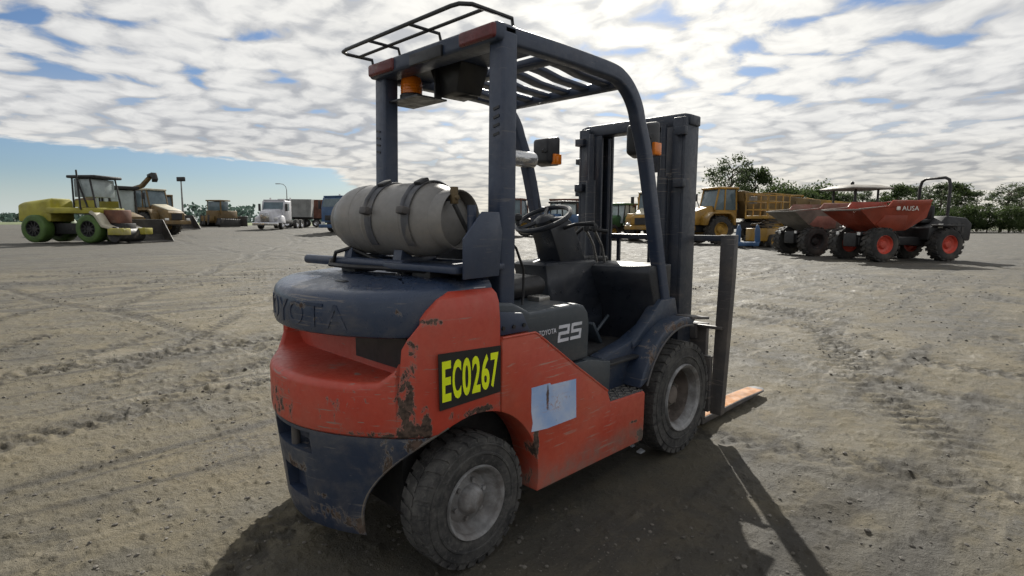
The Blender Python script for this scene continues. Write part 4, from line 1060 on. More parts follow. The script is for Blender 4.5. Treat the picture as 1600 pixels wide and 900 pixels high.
for a_, b_ in ((-0.19, 0.0015), (0.12, 0.0015)):
    MB().lathe([(a_ - 0.006, TR - 0.001), (a_ - 0.003, TR + b_), (a_ + 0.003, TR + b_), (a_ + 0.006, TR - 0.001)], (0, 0, TR), 'x', 48).build('weld_seam', M['tank'], gc)
lab = MB(); g0 = []; g1 = []
for k in range(7):
    t = R(138 + k * 6); rr = TR * 1.004
    g0.append((0.155, rr * math.cos(t), TR + rr * math.sin(t))); g1.append((0.215, (rr - .006) * math.cos(t), TR + (rr - .006) * math.sin(t)))
lab.add(g0 + g1, [(k, k + 1, 8 + k, 7 + k) for k in range(6)])
lo_ = lab.build('sticker', simple('tank_sticker', (0.10, 0.28, 0.32), 0.4, var=0.5, scale=40), gc)

# ------------------------------------------------------------------ machines around the yard
VP = {}
VP['yellow'] = simple('plant_yellow', (0.30, 0.165, 0.020), 0.5, var=0.3, scale=1.2, dust=0.35)
VP['dull'] = simple('plant_yellow_dull', (0.135, 0.085, 0.028), 0.6, var=0.35, scale=1.0, dust=0.3)
VP['lime'] = simple('plant_lime', (0.32, 0.29, 0.035), 0.5, var=0.25, scale=1.2, dust=0.3)
VP['green'] = simple('wheel_green', (0.060, 0.115, 0.025), 0.65, var=0.25, scale=2.0, dust=0.15)
VP['dkgreen'] = simple('tractor_green', (0.045, 0.12, 0.045), 0.5, var=0.25, scale=1.5, dust=0.2)
VP['cream'] = simple('cream_panel', (0.42, 0.39, 0.30), 0.45, var=0.15, scale=1.5, dust=0.2)
VP['white'] = simple('truck_white', (0.50, 0.50, 0.53), 0.4, var=0.12, scale=1.5, dust=0.15)
VP['orange'] = simple('dumper_orange', (0.27, 0.046, 0.022), 0.45, var=0.22, scale=1.6, dust=0.22)
VP['pink'] = simple('worn_red', (0.26, 0.125, 0.10), 0.65, var=0.3, scale=1.8, dust=0.4)
VP['greyp'] = simple('worn_grey', (0.165, 0.15, 0.13), 0.65, var=0.3, scale=1.8, dust=0.3)
VP['blue'] = simple('truck_blue', (0.035, 0.085, 0.18), 0.4, var=0.2, scale=1.5, dust=0.15)
VP['brown'] = simple('rust_brown', (0.13, 0.055, 0.035), 0.7, var=0.35, scale=1.2, dust=0.25)
VP['grey'] = simple('tray_grey', (0.20, 0.205, 0.20), 0.6, var=0.2, scale=1.0, dust=0.2)
VP['black'] = simple('plant_black', (0.016, 0.016, 0.017), 0.55, var=0.3, scale=2.0, dust=0.2)
VP['steel'] = simple('bucket_steel', (0.045, 0.042, 0.040), 0.6, var=0.35, scale=2.0, dust=0.25)
VP['glass'] = simple('cab_glass', (0.10, 0.14, 0.16), 0.08, 0.0, var=0.2, scale=1.5)
VP['paleglass'] = simple('pale_glass', (0.36, 0.42, 0.42), 0.15, 0.0, var=0.2, scale=1.5)
VP['tyre'] = simple('plant_tyre', (0.030, 0.029, 0.028), 0.85, var=0.4, scale=3.0, dust=0.4, dustc=(0.12, 0.105, 0.085))
VP['yrim'] = simple('rim_yellow', (0.34, 0.20, 0.03), 0.6, var=0.3, scale=3.0, dust=0.3)
VP['orim'] = simple('rim_orange', (0.48, 0.06, 0.035), 0.45, var=0.15, scale=3.0, dust=0.15)
VP['chrome'] = simple('chrome', (0.6, 0.6, 0.62), 0.18, 0.9, var=0.1, scale=3.0)
VP['lamp'] = simple('lamp_clear', (0.7, 0.7, 0.68), 0.15, 0.0, var=0.1, scale=4.0)
VP['letter'] = simple('letter_white', (0.66, 0.64, 0.58), 0.5, var=0.1, scale=5)
_wm = {}


def wheel(parent, x, y, z, r, wd_, rim, tyre='tyre', lugs=20, spokes=0, name='wheel'):
    k = (r, wd_, tyre, lugs)
    if k not in _wm:
        h = wd_ / 2; rr = r * 0.55; mb = MB()
        mb.lathe([(-h * 0.7, rr * 0.9), (-h, rr + 0.02 * r), (-h, r * 0.78), (-h * 0.92, r * 0.90), (-h * 0.75, r * 0.95), (h * 0.75, r * 0.95), (h * 0.92, r * 0.90), (h, r * 0.78), (h, rr + 0.02 * r), (h * 0.7, rr * 0.9)], n=36, closed=True)
        for i in range(lugs):
            for s in (-1, 1):
                a = 2 * math.pi * (i + (0.5 if s > 0 else 0)) / lugs; aw = math.pi / lugs * 0.55
                q = [(a - aw, s * h * 0.96), (a + aw, s * h * 0.96), (a + aw * 2.4, s * h * 0.02), (a + aw * 0.4, s * h * 0.02)]
                mb.hull([(0.92 * r * math.cos(t), yy, 0.92 * r * math.sin(t)) for t, yy in q], [(r * math.cos(t), yy, r * math.sin(t)) for t, yy in q])
        _wm[k] = mb.mesh(0, ang=40)
        _wm[k].materials.append(VP[tyre])
    o = link(name, _wm[k], VP[tyre], parent); o.location = (x, y, z)
    k2 = (r, wd_, rim, spokes)
    if k2 not in _wm:
        h = wd_ / 2; rr = r * 0.56; mb = MB()
        for s in (-1, 1):
            mb.lathe([(s * h * 0.9, rr), (s * h * 0.92, rr * 0.93), (s * h * 0.55, rr * 0.82), (s * h * 0.42, rr * 0.5), (s * h * 0.7, rr * 0.34), (s * h * 0.72, 0.001)], n=28)
            for i in range(spokes):
                a = 2 * math.pi * i / spokes
                mb.obox((rr * 0.62 * math.cos(a), s * h * 0.72, rr * 0.62 * math.sin(a)), (rr * 0.55, h * 0.16, rr * 0.10), (0, -a, 0))
        _wm[k2] = mb.mesh(0, ang=40); _wm[k2].materials.append(VP[rim])
    link('rim', _wm[k2], VP[rim], o)
    return o


def tub(profile, widths, th, name, m, parent, bev=0.02):
    """open-topped body: the side profile (x, z) runs from the rear top edge down and forward to the front lip"""
    k = len(profile); mb = MB()
    L_ = [(x, w_ / 2, z) for (x, z), w_ in zip(profile, widths)]; R_ = [(x, -w_ / 2, z) for (x, z), w_ in zip(profile, widths)]
    me = bpy.data.meshes.new(name)
    fs_ = [(i, i + 1, k + i + 1, k + i) for i in range(k - 1)] + [tuple(range(k))[::-1], tuple(range(k, 2 * k))]
    me.from_pydata(L_ + R_, [], fs_)
    bm = bmesh.new(); bm.from_mesh(me); bmesh.ops.recalc_face_normals(bm, faces=bm.faces)
    bmesh.ops.solidify(bm, geom=bm.faces[:], thickness=th)
    bmesh.ops.recalc_face_normals(bm, faces=bm.faces)
    bm.to_mesh(me); bm.free()
    return link(name, me, m, parent)


def heading(dx_right, d_fwd):
    """rotation about z for a machine whose front points right / away as seen from the camera"""
    q = FW * d_fwd - LF * dx_right; return math.atan2(q.y, q.x)


def lettering(txt, x0, x1, z0, z1, yf, s, m, parent):
    lm = text_mesh(txt, x0, x1, z0, z1, bold=0.0, depth=0.01)
    xm = x0 + x1
    for vv in lm.vertices:
        e = 0.006 if vv.co.y < 0 else 0.0
        zz = vv.co.z
        if s > 0: vv.co = Vector((xm - vv.co.x, yf(zz) + e + 0.004, zz))
        else: vv.co = Vector((vv.co.x, -yf(zz) - e - 0.004, zz))
    return link('lettering', lm, m, parent)


# ---- site dumpers
def dumper(loc, rz, label, skip_m, side_m, rim, canopy, roll, word):
    t = empty('site_dumper', loc, rz, label, 'dumper', 'site dumpers parked in a row')
    for x in (0.0, -2.65):
        for s in (-1, 1):
            wheel(t, x, s * 0.80, 0.60, 0.60, 0.46, rim, lugs=18)
    MB().box(-3.5, 0.45, -0.36, 0.36, 0.55, 0.85).box(0.2, 0.55, -0.3, 0.3, 0.5, 1.0).build('chassis', VP['black'], t, 0.03)
    for x in (0, -2.65): MB().cyl((x, -0.7, 0.6), (x, 0.7, 0.6), 0.11).build('axle', VP['black'], t)
    prof = [(-1.80, 2.02), (-1.70, 1.55), (-1.05, 1.10), (-0.15, 1.05), (0.25, 1.28), (1.0, 1.80)]
    wid = [1.90, 1.80, 1.45, 1.40, 1.55, 1.86]
    # side walls rise to a raised rear half
    k = len(prof)
    sk = tub(prof, wid, 0.035, 'skip', skip_m, t)
    for s in (-1, 1):
        MB().hull([(-1.80, s * 0.95, 2.02), (-0.15, s * 0.945, 1.90), (1.0, s * 0.93, 1.80), (1.0, s * 0.90, 1.80), (-0.15, s * 0.90, 1.90), (-1.80, s * 0.91, 2.02)],
                  [(-1.80, s * 0.97, 2.16), (-0.25, s * 0.965, 2.14), (-0.10, s * 0.95, 1.96), (-0.10, s * 0.915, 1.96), (-0.25, s * 0.93, 2.14), (-1.80, s * 0.935, 2.16)]).build('skip_side', side_m, sk, 0.01)
        MB().hull([(-0.05, s * 0.935, 1.90), (1.02, s * 0.925, 1.80), (1.02, s * 0.87, 1.80), (-0.05, s * 0.87, 1.90)], [(-0.05, s * 0.945, 1.95), (1.02, s * 0.935, 1.85), (1.02, s * 0.86, 1.85), (-0.05, s * 0.86, 1.95)]).build('skip_rim', VP['greyp'], sk, 0.008)
        MB().hull([(-1.0, s * 0.74, 1.13), (-0.17, s * 0.715, 1.08), (0.23, s * 0.79, 1.30), (-0.05, s * 0.86, 1.62), (-0.95, s * 0.86, 1.62)],
                  [(-1.0, s * 0.76, 1.13), (-0.17, s * 0.735, 1.08), (0.23, s * 0.81, 1.30), (-0.05, s * 0.885, 1.62), (-0.95, s * 0.885, 1.62)]).build('skip_brace', side_m, sk, 0.008)
        MB().cyl((0.45, s * 0.3, 0.95), (-0.6, s * 0.3, 1.05), 0.05, n=10).build('tip_ram', VP['chrome'], t)
        lampo = MB().box(0.5, 0.62, s * 0.42, s * 0.58, 0.92, 1.04).build('head_lamp', VP['black'], t, 0.02)
        MB().box(0.615, 0.63, s * 0.43, s * 0.57, 0.93, 1.03).build('lens', VP['lamp'], lampo)
    MB().box(0.99, 1.025, -0.93, 0.93, 1.785, 1.835).build('skip_lip', VP['greyp'], sk, 0.008)
    MB().box(-1.83, -1.78, -0.97, 0.97, 2.12, 2.18).build('skip_head_rail', side_m, sk, 0.01)
    eng = MB().prism([(-3.8, 0.72), (-3.85, 1.35), (-3.6, 1.55), (-2.75, 1.62), (-2.5, 1.35), (-2.05, 1.2), (-2.0, 0.75)], -0.72, 0.72).build('engine_cover', VP['black'], t, 0.05)
    for k in range(4):
        MB().box(-3.5 + k * 0.2, -3.4 + k * 0.2, 0.715, 0.73, 1.0, 1.35).build('vent', VP['steel'], eng)
    MB().box(-2.6, -2.4, 0.72, 0.732, 1.18, 1.34).build('data_label', VP['letter'], eng)
    for s in (-1, 1):
        MB().box(-3.2, -2.2, s * 0.62, s * 1.02, 1.24, 1.30).build('mudguard', VP['black'], t, 0.02)
    seat = MB().box(-2.6, -2.15, -0.27, 0.27, 1.35, 1.5).box(-2.7, -2.57, -0.27, 0.27, 1.4, 2.0).build('seat', VP['black'], t, 0.04)
    MB().cyl((-1.9, 0, 1.2), (-2.0, 0, 1.75), 0.05).build('steering_column', VP['black'], t)
    MB().tube([(-2.02 + 0.07 * math.sin(a), 0.2 * math.cos(a), 1.77 + 0.19 * math.sin(a)) for a in np.linspace(0, 6.283, 20, endpoint=False)], 0.018, 6, True).build('steering_wheel', VP['black'], t)
    if roll:
        pts = [(-2.85, -0.62, 1.3), (-2.88, -0.62, 2.7), (-2.88, -0.55, 2.92), (-2.88, -0.4, 3.0), (-2.88, 0.4, 3.0), (-2.88, 0.55, 2.92), (-2.88, 0.62, 2.7), (-2.85, 0.62, 1.3)]
        MB().tube(pts, 0.055, 8).build('roll_bar', VP['black'], t)
    if canopy:
        for x in (-3.0, -1.95):
            for s in (-1, 1):
                MB().tube([(x, s * 0.62, 1.3), (x, s * 0.62, 2.75)], 0.045, 8).build('canopy_post', VP['black'], t)
        MB().loft([[(-3.45, -0.95, 2.74), (-1.5, -0.95, 2.74), (-1.5, 0.95, 2.74), (-3.45, 0.95, 2.74)], [(-3.45, -0.95, 2.80), (-1.5, -0.95, 2.80), (-1.5, 0.95, 2.80), (-3.45, 0.95, 2.80)],
                   [(-3.1, -0.6, 2.93), (-1.85, -0.6, 2.93), (-1.85, 0.6, 2.93), (-3.1, 0.6, 2.93)]]).build('canopy', VP['greyp'], t, 0.02)
        MB().lathe([(2.93, 0.001), (2.93, 0.07), (3.06, 0.07), (3.1, 0.03), (3.1, 0.001)], (-2.3, 0, 0), 'z', 12).build('beacon', VP['black'], t)
    if word:
        for s in (-1, 1):
            lettering(word, -1.30, -0.62, 1.79, 1.95, lambda z: 0.955, s, VP['letter'], sk)
            MB().box(-0.56, -0.42, s * 0.915, s * 0.962, 1.80, 1.93).build('emblem', VP['letter'], sk, 0.02)
    return t


dumper(at(1346, 20.9), heading(-1.0, -0.17), 'orange site dumper with red-rimmed wheels, nearest machine on the right', VP['orange'], VP['orange'], 'orim', False, True, 'AUSA')
dumper(at(1249, 24.1), heading(-1.0, -0.17), 'site dumper with a worn pinkish-grey skip and flat canopy, beside the orange one', VP['greyp'], VP['pink'], 'black', True, False, None)


# ---- articulated dump trucks
def adt(loc, rz, label, body_m, bonnet_m, rail=False, bin_m=None):
    t = empty('dump_truck', loc, rz, label, 'dump truck', 'articulated dump trucks about the yard')
    for x in (0.0, -4.3, -6.0):
        for s in (-1, 1): wheel(t, x, s * 1.08, 0.90, 0.90, 0.62, 'yrim', lugs=20)
    MB().box(-1.6, 1.6, -0.55, 0.55, 0.75, 1.25).box(-7.0, -1.2, -0.45, 0.45, 0.95, 1.4).build('chassis', VP['black'], t, 0.03)
    bn = MB().loft([[(0.15, -0.80, 1.25), (1.95, -0.72, 1.15), (1.95, 0.72, 1.15), (0.15, 0.80, 1.25)], [(0.15, -0.80, 2.0), (1.95, -0.72, 1.72), (1.95, 0.72, 1.72), (0.15, 0.80, 2.0)],
                    [(0.15, -0.70, 2.35), (1.75, -0.6, 1.9), (1.75, 0.6, 1.9), (0.15, 0.70, 2.35)]]).build('engine_body', body_m, t, 0.06, 3)
    MB().hull([(0.16, -0.66, 2.345), (1.78, -0.55, 1.90), (1.78, 0.55, 1.90), (0.16, 0.66, 2.345)], [(0.16, -0.6, 2.42), (1.72, -0.5, 1.97), (1.72, 0.5, 1.97), (0.16, 0.6, 2.42)]).build('bonnet', bonnet_m, t, 0.03)
    MB().box(1.94, 1.98, -0.45, 0.45, 1.2, 1.68).build('grille', VP['black'], bn)
    MB().box(1.7, 2.1, -1.15, 1.15, 0.85, 1.15).build('bumper', body_m, t, 0.05)
    for s in (-1, 1):
        MB().box(1.95, 2.11, s * 0.78, s * 1.05, 1.15, 1.32).build('head_lamp', VP['lamp'], t, 0.03)
        MB().prism([(-1.05, 1.2), (-1.0, 1.75), (-0.7, 2.0), (0.7, 2.0), (1.05, 1.7), (1.15, 1.2), (1.0, 1.2), (0.85, 1.65), (0.6, 1.9), (-0.6, 1.9), (-0.85, 1.65), (-0.9, 1.2)], s * 0.78, s * 1.4).build('mudguard', body_m, t, 0.02)
    MB().prism([(-1.5, 1.3), (-1.5, 2.15), (0.12, 2.15), (0.12, 1.3)], -0.85, 0.85).build('cab_base', body_m, t, 0.04)
    cab = MB().prism([(-1.5, 2.15), (-1.42, 3.45), (-0.15, 3.45), (0.12, 2.3), (0.12, 2.15)], -0.78, 0.78).build('cab', VP['glass'], t, 0.03)
    for s in (-1, 1):
        for (xa, xb) in ((-1.5, -1.42), (-0.62, -0.62), (0.12, -0.15)):
            MB().tube([(xa, s * 0.78, 2.15), (xb, s * 0.78, 3.45)], 0.06, 6).build('cab_post', body_m, cab)
    MB().box(-1.6, 0.0, -0.85, 0.85, 3.45, 3.60).build('cab_roof', bonnet_m, cab, 0.05)
    MB().tube([(-0.1, -0.95, 2.1), (0.1, -1.2, 2.9), (0.1, -1.2, 3.2)], 0.03, 6).build('mirror_arm', VP['black'], cab)
    MB().box(0.06, 0.12, -1.35, -1.1, 2.75, 3.25).build('mirror', VP['black'], cab, 0.02)
    MB().cyl((-1.7, 0.6, 2.0), (-1.7, 0.6, 3.4), 0.09, n=10).build('exhaust', VP['black'], t)
    bm_ = bin_m or body_m
    b = tub([(-1.58, 3.35), (-1.62, 2.75), (-2.3, 1.65), (-6.3, 1.55), (-7.6, 2.35)][::-1], [2.6, 2.45, 2.2, 2.4, 2.7][::-1], 0.06, 'dump_body', bm_, t)
    for s in (-1, 1):
        MB().hull([(-7.6, s * 1.28, 2.3), (-1.95, s * 1.28, 2.2), (-1.58, s * 1.32, 3.3), (-7.6, s * 1.30, 2.85)], [(-7.6, s * 1.34, 2.3), (-1.95, s * 1.34, 2.2), (-1.58, s * 1.38, 3.3), (-7.6, s * 1.36, 2.85)]).build('body_side', bm_, b, 0.02)
        for x in (-3.2, -4.4, -5.6, -6.7):
            MB().box(x - 0.07, x + 0.07, s * 1.18, s * 1.40, 1.75, 2.75).build('body_rib', bm_, b, 0.02)
    if rail:
        for s in (-1, 1):
            MB().tube([(-1.6, s * 1.25, 2.1), (-1.6, s * 1.25, 3.05), (-0.2, s * 1.25, 3.05), (-0.2, s * 1.25, 2.1)], 0.03, 6).tube([(-1.6, s * 1.25, 2.6), (-0.2, s * 1.25, 2.6)], 0.03, 6).build('hand_rail', VP['yellow'], t)
    return t


adt(at(1104, 37.0), heading(-0.96, -0.28), 'yellow dump truck with brown bin, just right of the forklift mast', VP['yellow'], VP['yellow'], bin_m=VP['dull'])
adt(at(1012, 42.0), heading(-0.50, -0.87), 'yellow dump truck with cream sloping bonnet, seen through the forklift mast', VP['yellow'], VP['cream'])
adt(at(1212, 47.0), heading(-0.99, -0.10), 'yellow dump truck with hand rails, mostly hidden behind the site dumpers', VP['yellow'], VP['yellow'], rail=True)
adt(at(252, 45.0), heading(0.93, -0.36), 'yellow dump truck with cream bonnet behind the black bucket', VP['dull'], VP['cream'], bin_m=VP['dull'])


# ---- yellow railed work platform on the right
t = empty('scissor_lift', at(1196, 32.5), heading(-0.75, -0.66), 'yellow work platform with tall hand rails, left of the site dumpers', 'scissor lift')
MB().box(-1.3, 1.3, -0.6, 0.6, 0.35, 1.05).build('base', VP['yellow'], t, 0.05)
for x in (-0.85, 0.85):
    for s in (-1, 1): wheel(t, x, s * 0.62, 0.36, 0.36, 0.26, 'yrim', lugs=14)
for k in range(3):
    for sg in (-1, 1):
        MB().obox((0, sg * 0.4, 1.18 + k * 0.14), (2.2, 0.06, 0.07), (0, 0.06 * (1 if k % 2 else -1), 0)).build('scissor_arm', VP['dull'], t, 0.01)
dk = MB().box(-1.4, 1.4, -0.65, 0.65, 1.58, 1.75).build('deck', VP['yellow'], t, 0.02)
for x in (-1.35, -0.45, 0.45, 1.35):
    for s in (-1, 1): MB().box(x - 0.035, x + 0.035, s * 0.60, s * 0.65, 1.75, 2.95).build('rail_post', VP['yellow'], dk)
for z in (2.05, 2.5, 2.92):
    MB().box(-1.38, 1.38, -0.655, -0.60, z, z + 0.06).box(-1.38, 1.38, 0.60, 0.655, z, z + 0.06).box(-1.385, -1.33, -0.6, 0.6, z, z + 0.06).box(1.33, 1.385, -0.6, 0.6, z, z + 0.06).build('guard_rail', VP['yellow'], dk)
MB().box(0.9, 1.3, -0.5, -0.2, 2.4, 2.8).build('control_box', VP['greyp'], dk, 0.03)

t = empty('fork_attachment', at(1167, 30.5), heading(-0.3, -0.95), 'blue U-shaped steel attachment standing in front of the yellow platform', 'attachment')
MB().box(-0.3, 0.3, -0.55, 0.55, 0.12, 0.34).build('base_beam', VP['blue'], t, 0.04)
for s in (-1, 1):
    MB().loft([[(-0.16, s * 0.36, 0.3), (0.16, s * 0.36, 0.3), (0.16, s * 0.62, 0.3), (-0.16, s * 0.62, 0.3)], [(-0.15, s * 0.34, 1.0), (0.15, s * 0.34, 1.0), (0.15, s * 0.58, 1.0), (-0.15, s * 0.58, 1.0)], [(-0.1, s * 0.4, 1.25), (0.1, s * 0.4, 1.25), (0.1, s * 0.5, 1.25), (-0.1, s * 0.5, 1.25)]]).build('upright', VP['blue'], t, 0.03)
    MB().box(-0.5, 0.5, s * 0.25, s * 0.4, 0.0, 0.13).build('skid', VP['black'], t, 0.02)


# ---- tractors
def tractor(loc, rz, label, m, roof_m):
    t = empty('tractor', loc, rz, label, 'tractor', 'tractors behind the forklift')
    for s in (-1, 1):
        wheel(t, 0.0, s * 0.95, 0.88, 0.88, 0.5, 'yrim', lugs=18); wheel(t, 2.5, s * 0.85, 0.6, 0.60, 0.46, 'yrim', lugs=18)
        MB().prism([(-0.95, 1.1), (-0.8, 1.65), (-0.4, 1.95), (0.5, 1.95), (0.9, 1.5), (0.75, 1.45), (0.42, 1.82), (-0.35, 1.82), (-0.7, 1.55), (-0.82, 1.1)], s * 0.62, s * 1.2).build('mudguard', m, t, 0.02)
    MB().box(-0.6, 3.0, -0.3, 0.3, 0.6, 1.1).build('chassis', VP['black'], t, 0.03)
    MB().loft([[(0.8, -0.42, 1.0), (3.2, -0.38, 1.0), (3.2, 0.38, 1.0), (0.8, 0.42, 1.0)], [(0.8, -0.42, 1.8), (3.2, -0.36, 1.6), (3.2, 0.36, 1.6), (0.8, 0.42, 1.8)], [(0.8, -0.3, 1.95), (3.1, -0.25, 1.72), (3.1, 0.25, 1.72), (0.8, 0.3, 1.95)]]).build('bonnet', m, t, 0.05)
    cb = MB().prism([(-0.8, 1.3), (-0.75, 2.75), (0.65, 2.75), (0.9, 1.3)], -0.68, 0.68).build('cab', VP['paleglass'], t, 0.03)
    for s in (-1, 1):
        for (xa, xb) in ((-0.8, -0.75), (0.1, 0.1), (0.9, 0.65)): MB().tube([(xa, s * 0.69, 1.3), (xb, s * 0.69, 2.76)], 0.05, 6).build('cab_post', VP['black'], cb)
    MB().box(-0.95, 0.85, -0.8, 0.8, 2.75, 2.92).build('cab_roof', roof_m, cb, 0.05)
    MB().cyl((1.1, 0.35, 1.8), (1.1, 0.35, 2.9), 0.05, n=8).build('exhaust', VP['black'], t)
    return t


tractor(at(972, 47.0), heading(-0.75, -0.66), 'green tractor with pale cab glass, between the mast rails', VP['dkgreen'], VP['dkgreen'])
tractor(at(880, 44.0), heading(0.5, -0.86), 'blue tractor behind the forklift steering wheel', VP['blue'], VP['black'])


# ---- loaders and crusher behind the forklift
def wheel_loader(loc, rz, label, m, name='wheel_loader'):
    t = empty(name, loc, rz, label, 'loader', 'loaders at the back of the yard')
    for x in (0, -2.8):
        for s in (-1, 1): wheel(t, x, s * 0.95, 0.75, 0.75, 0.5, 'yrim', lugs=18)
    MB().box(-3.6, 0.5, -0.5, 0.5, 0.6, 1.1).build('chassis', VP['black'], t, 0.03)
    MB().loft([[(-4.1, -0.9, 0.9), (-1.9, -0.9, 0.9), (-1.9, 0.9, 0.9), (-4.1, 0.9, 0.9)], [(-4.1, -0.85, 1.9), (-1.9, -0.85, 2.05), (-1.9, 0.85, 2.05), (-4.1, 0.85, 1.9)], [(-3.9, -0.7, 2.05), (-1.9, -0.7, 2.2), (-1.9, 0.7, 2.2), (-3.9, 0.7, 2.05)]]).build('engine_cover', m, t, 0.06)
    cb = MB().prism([(-1.9, 1.2), (-1.85, 3.1), (-0.65, 3.1), (-0.45, 1.2)], -0.72, 0.72).build('cab', VP['glass'], t, 0.03)
    MB().box(-2.0, -0.5, -0.8, 0.8, 3.1, 3.28).build('cab_roof', m, cb, 0.05)
    for s in (-1, 1):
        for x in (-1.88, -0.55): MB().tube([(x, s * 0.72, 1.2), (x, s * 0.72, 3.1)], 0.06, 6).build('cab_post', m, cb)
        MB().prism([(-0.3, 1.5), (-0.2, 1.75), (0.9, 1.45), (1.9, 0.75), (1.75, 0.55), (0.8, 1.15)], s * 0.45, s * 0.58).build('lift_arm', m, t, 0.02)
        MB().prism([(-0.9, 1.45), (0.0, 1.65), (0.85, 1.35), (0.8, 1.3), (0.0, 1.58), (-0.9, 1.38)], s * 0.7, s * 1.22).build('mudguard', m, t, 0.02)
    MB().cyl((-0.2, 0, 1.3), (1.3, 0, 1.3), 0.08).build('tilt_ram', VP['chrome'], t)
    tub([(1.75, 1.35), (1.7, 0.35), (1.95, 0.12), (2.9, 0.10)][::-1], [2.5, 2.5, 2.5, 2.5], 0.05, 'bucket', VP['steel'], t)
    MB().cyl((-3.0, 0.3, 2.1), (-3.0, 0.3, 2.8), 0.07, n=8).build('exhaust', VP['black'], t)
    return t


wheel_loader(at(828, 50.0), heading(0.9, -0.44), 'red-brown loader at the back, seen between pillar and steering wheel', VP['brown'])
wheel_loader(at(268, 54.0), heading(0.85, -0.5), 'dull yellow loader with upright exhaust beside the light pole', VP['dull'])

t = empty('crusher', at(900, 48.0), heading(0.97, -0.2), 'rust-red crusher hopper behind the blue tractor', 'crusher')
MB().box(-3.0, 3.0, -0.8, 0.8, 0.8, 1.5).build('chassis', VP['black'], t, 0.05)
tub([(-2.2, 3.2), (-1.3, 1.6), (0.4, 1.6), (1.2, 3.2)], [2.4, 1.2, 1.2, 2.4], 0.06, 'hopper', VP['brown'], t)
MB().box(-3.2, -1.9, -0.9, 0.9, 1.5, 2.6).build('engine_box', VP['blue'], t, 0.06)
MB().obox((3.2, 0, 2.0), (3.6, 0.8, 0.25), (0, -0.45, 0)).build('conveyor', VP['brown'], t, 0.03)
for s in (-1, 1): MB().box(-2.6, 2.4, s * 0.85, s * 1.25, 0.0, 0.75).build('track', VP['black'], t, 0.2, 3)

# ---- compactor with the green wheel, far left
t = empty('compactor', at(166, 34.9), heading(1.0, -0.12), 'lime yellow compactor with big green wheel and tall cab frame, far left', 'compactor')
for x in (0.0, -3.6):
    for s in (-1, 1): wheel(t, x, s * 0.85, 0.87, 0.87, 0.75, 'black', tyre='green', lugs=0, spokes=10)
MB().box(-4.6, 1.8, -0.45, 0.45, 0.55, 1.2).build('chassis', VP['black'], t, 0.04)
MB().box(-2.7, 0.5, -1.15, 1.15, 1.78, 2.12).build('deck', VP['lime'], t, 0.05)
MB().loft([[(-4.9, -0.85, 1.3), (-2.7, -0.85, 1.3), (-2.7, 0.85, 1.3), (-4.9, 0.85, 1.3)], [(-4.9, -0.8, 2.3), (-2.7, -0.8, 2.55), (-2.7, 0.8, 2.55), (-4.9, 0.8, 2.3)], [(-4.7, -0.6, 2.45), (-2.7, -0.6, 2.7), (-2.7, 0.6, 2.7), (-4.7, 0.6, 2.45)]]).build('engine_cover', VP['lime'], t, 0.08)
for s in (-1, 1):
    MB().prism([(0.15, 1.82), (0.30, 1.95), (0.62, 1.75), (1.0, 1.15), (1.45, 0.98), (1.45, 0.85), (0.9, 0.98), (0.5, 1.6)], s * 0.6, s * 1.25).build('mudguard', VP['cream'], t, 0.03)
    MB().box(1.3, 2.25, s * 0.55, s * 1.25, 0.52, 0.92).build('step', VP['lime'], t, 0.04)
    for (xa, xb) in ((-1.0, -1.0), (-0.1, -0.7), (0.45, 0.15)):
        MB().tube([(xa, s * 0.95, 2.1), (xb, s * 0.95, 3.85)], 0.05, 8).build('frame_post', VP['black'], t)
    MB().box(-1.0, 0.3, s * 0.90, s * 0.925, 2.15, 2.55).build('side_plate', VP['lime'], t)
MB().box(-1.0, 0.15, -0.86, 0.86, 2.75, 3.8).build('cab_glass', VP['paleglass'], t, 0.03)
MB().box(-1.3, 0.55, -1.05, 1.05, 3.85, 4.02).build('cab_roof', VP['black'], t, 0.05)
MB().cyl((-0.35, -1.2, 2.0), (-0.45, -1.2, 4.3), 0.05, n=8).build('exhaust', VP['black'], t)
MB().box(0.2, 1.5, -0.5, 0.5, 1.2, 2.0).build('front_housing', VP['brown'], t, 0.05)
MB().cyl((1.5, -1.0, 0.55), (1.5, 1.0, 0.55), 0.45, n=32).build('front_drum', VP['black'], t)

# ---- backhoe loader with black bucket
t = empty('backhoe_loader', at(193, 37.5), heading(0.86, -0.5), 'backhoe loader with dark roofed cab, raised yellow boom and wide black bucket', 'loader')
for s in (-1, 1):
    wheel(t, -0.9, s * 0.95, 0.78, 0.78, 0.5, 'cream', lugs=18); wheel(t, 1.4, s * 0.85, 0.52, 0.52, 0.36, 'cream', lugs=16)
    MB().prism([(-0.3, 1.5), (-0.2, 1.75), (1.3, 1.45), (2.6, 0.75), (2.5, 0.5), (1.2, 1.15)], s * 0.5, s * 0.64).build('lift_arm', VP['black'], t, 0.02)
    MB().cyl((0.3, s * 0.57, 1.2), (2.2, s * 0.57, 0.95), 0.05, n=8).build('lift_ram', VP['chrome'], t)
    MB().cyl((0.2, s * 0.42, 2.0), (2.3, s * 0.42, 1.2), 0.045, n=8).build('tilt_ram', VP['chrome'], t)
    for (xa, xb) in ((-1.5, -1.5), (-0.5, -0.5), (0.5, 0.35)):
        MB().tube([(xa, s * 0.78, 1.2), (xb, s * 0.78, 3.35)], 0.07, 6).build('cab_post', VP['black'], t)
MB().box(-2.0, 1.8, -0.4, 0.4, 0.55, 1.1).build('chassis', VP['black'], t, 0.04)
MB().loft([[(0.4, -0.5, 1.0), (2.0, -0.45, 1.0), (2.0, 0.45, 1.0), (0.4, 0.5, 1.0)], [(0.4, -0.5, 1.95), (2.0, -0.42, 1.6), (2.0, 0.42, 1.6), (0.4, 0.5, 1.95)]]).build('bonnet', VP['dull'], t, 0.06)
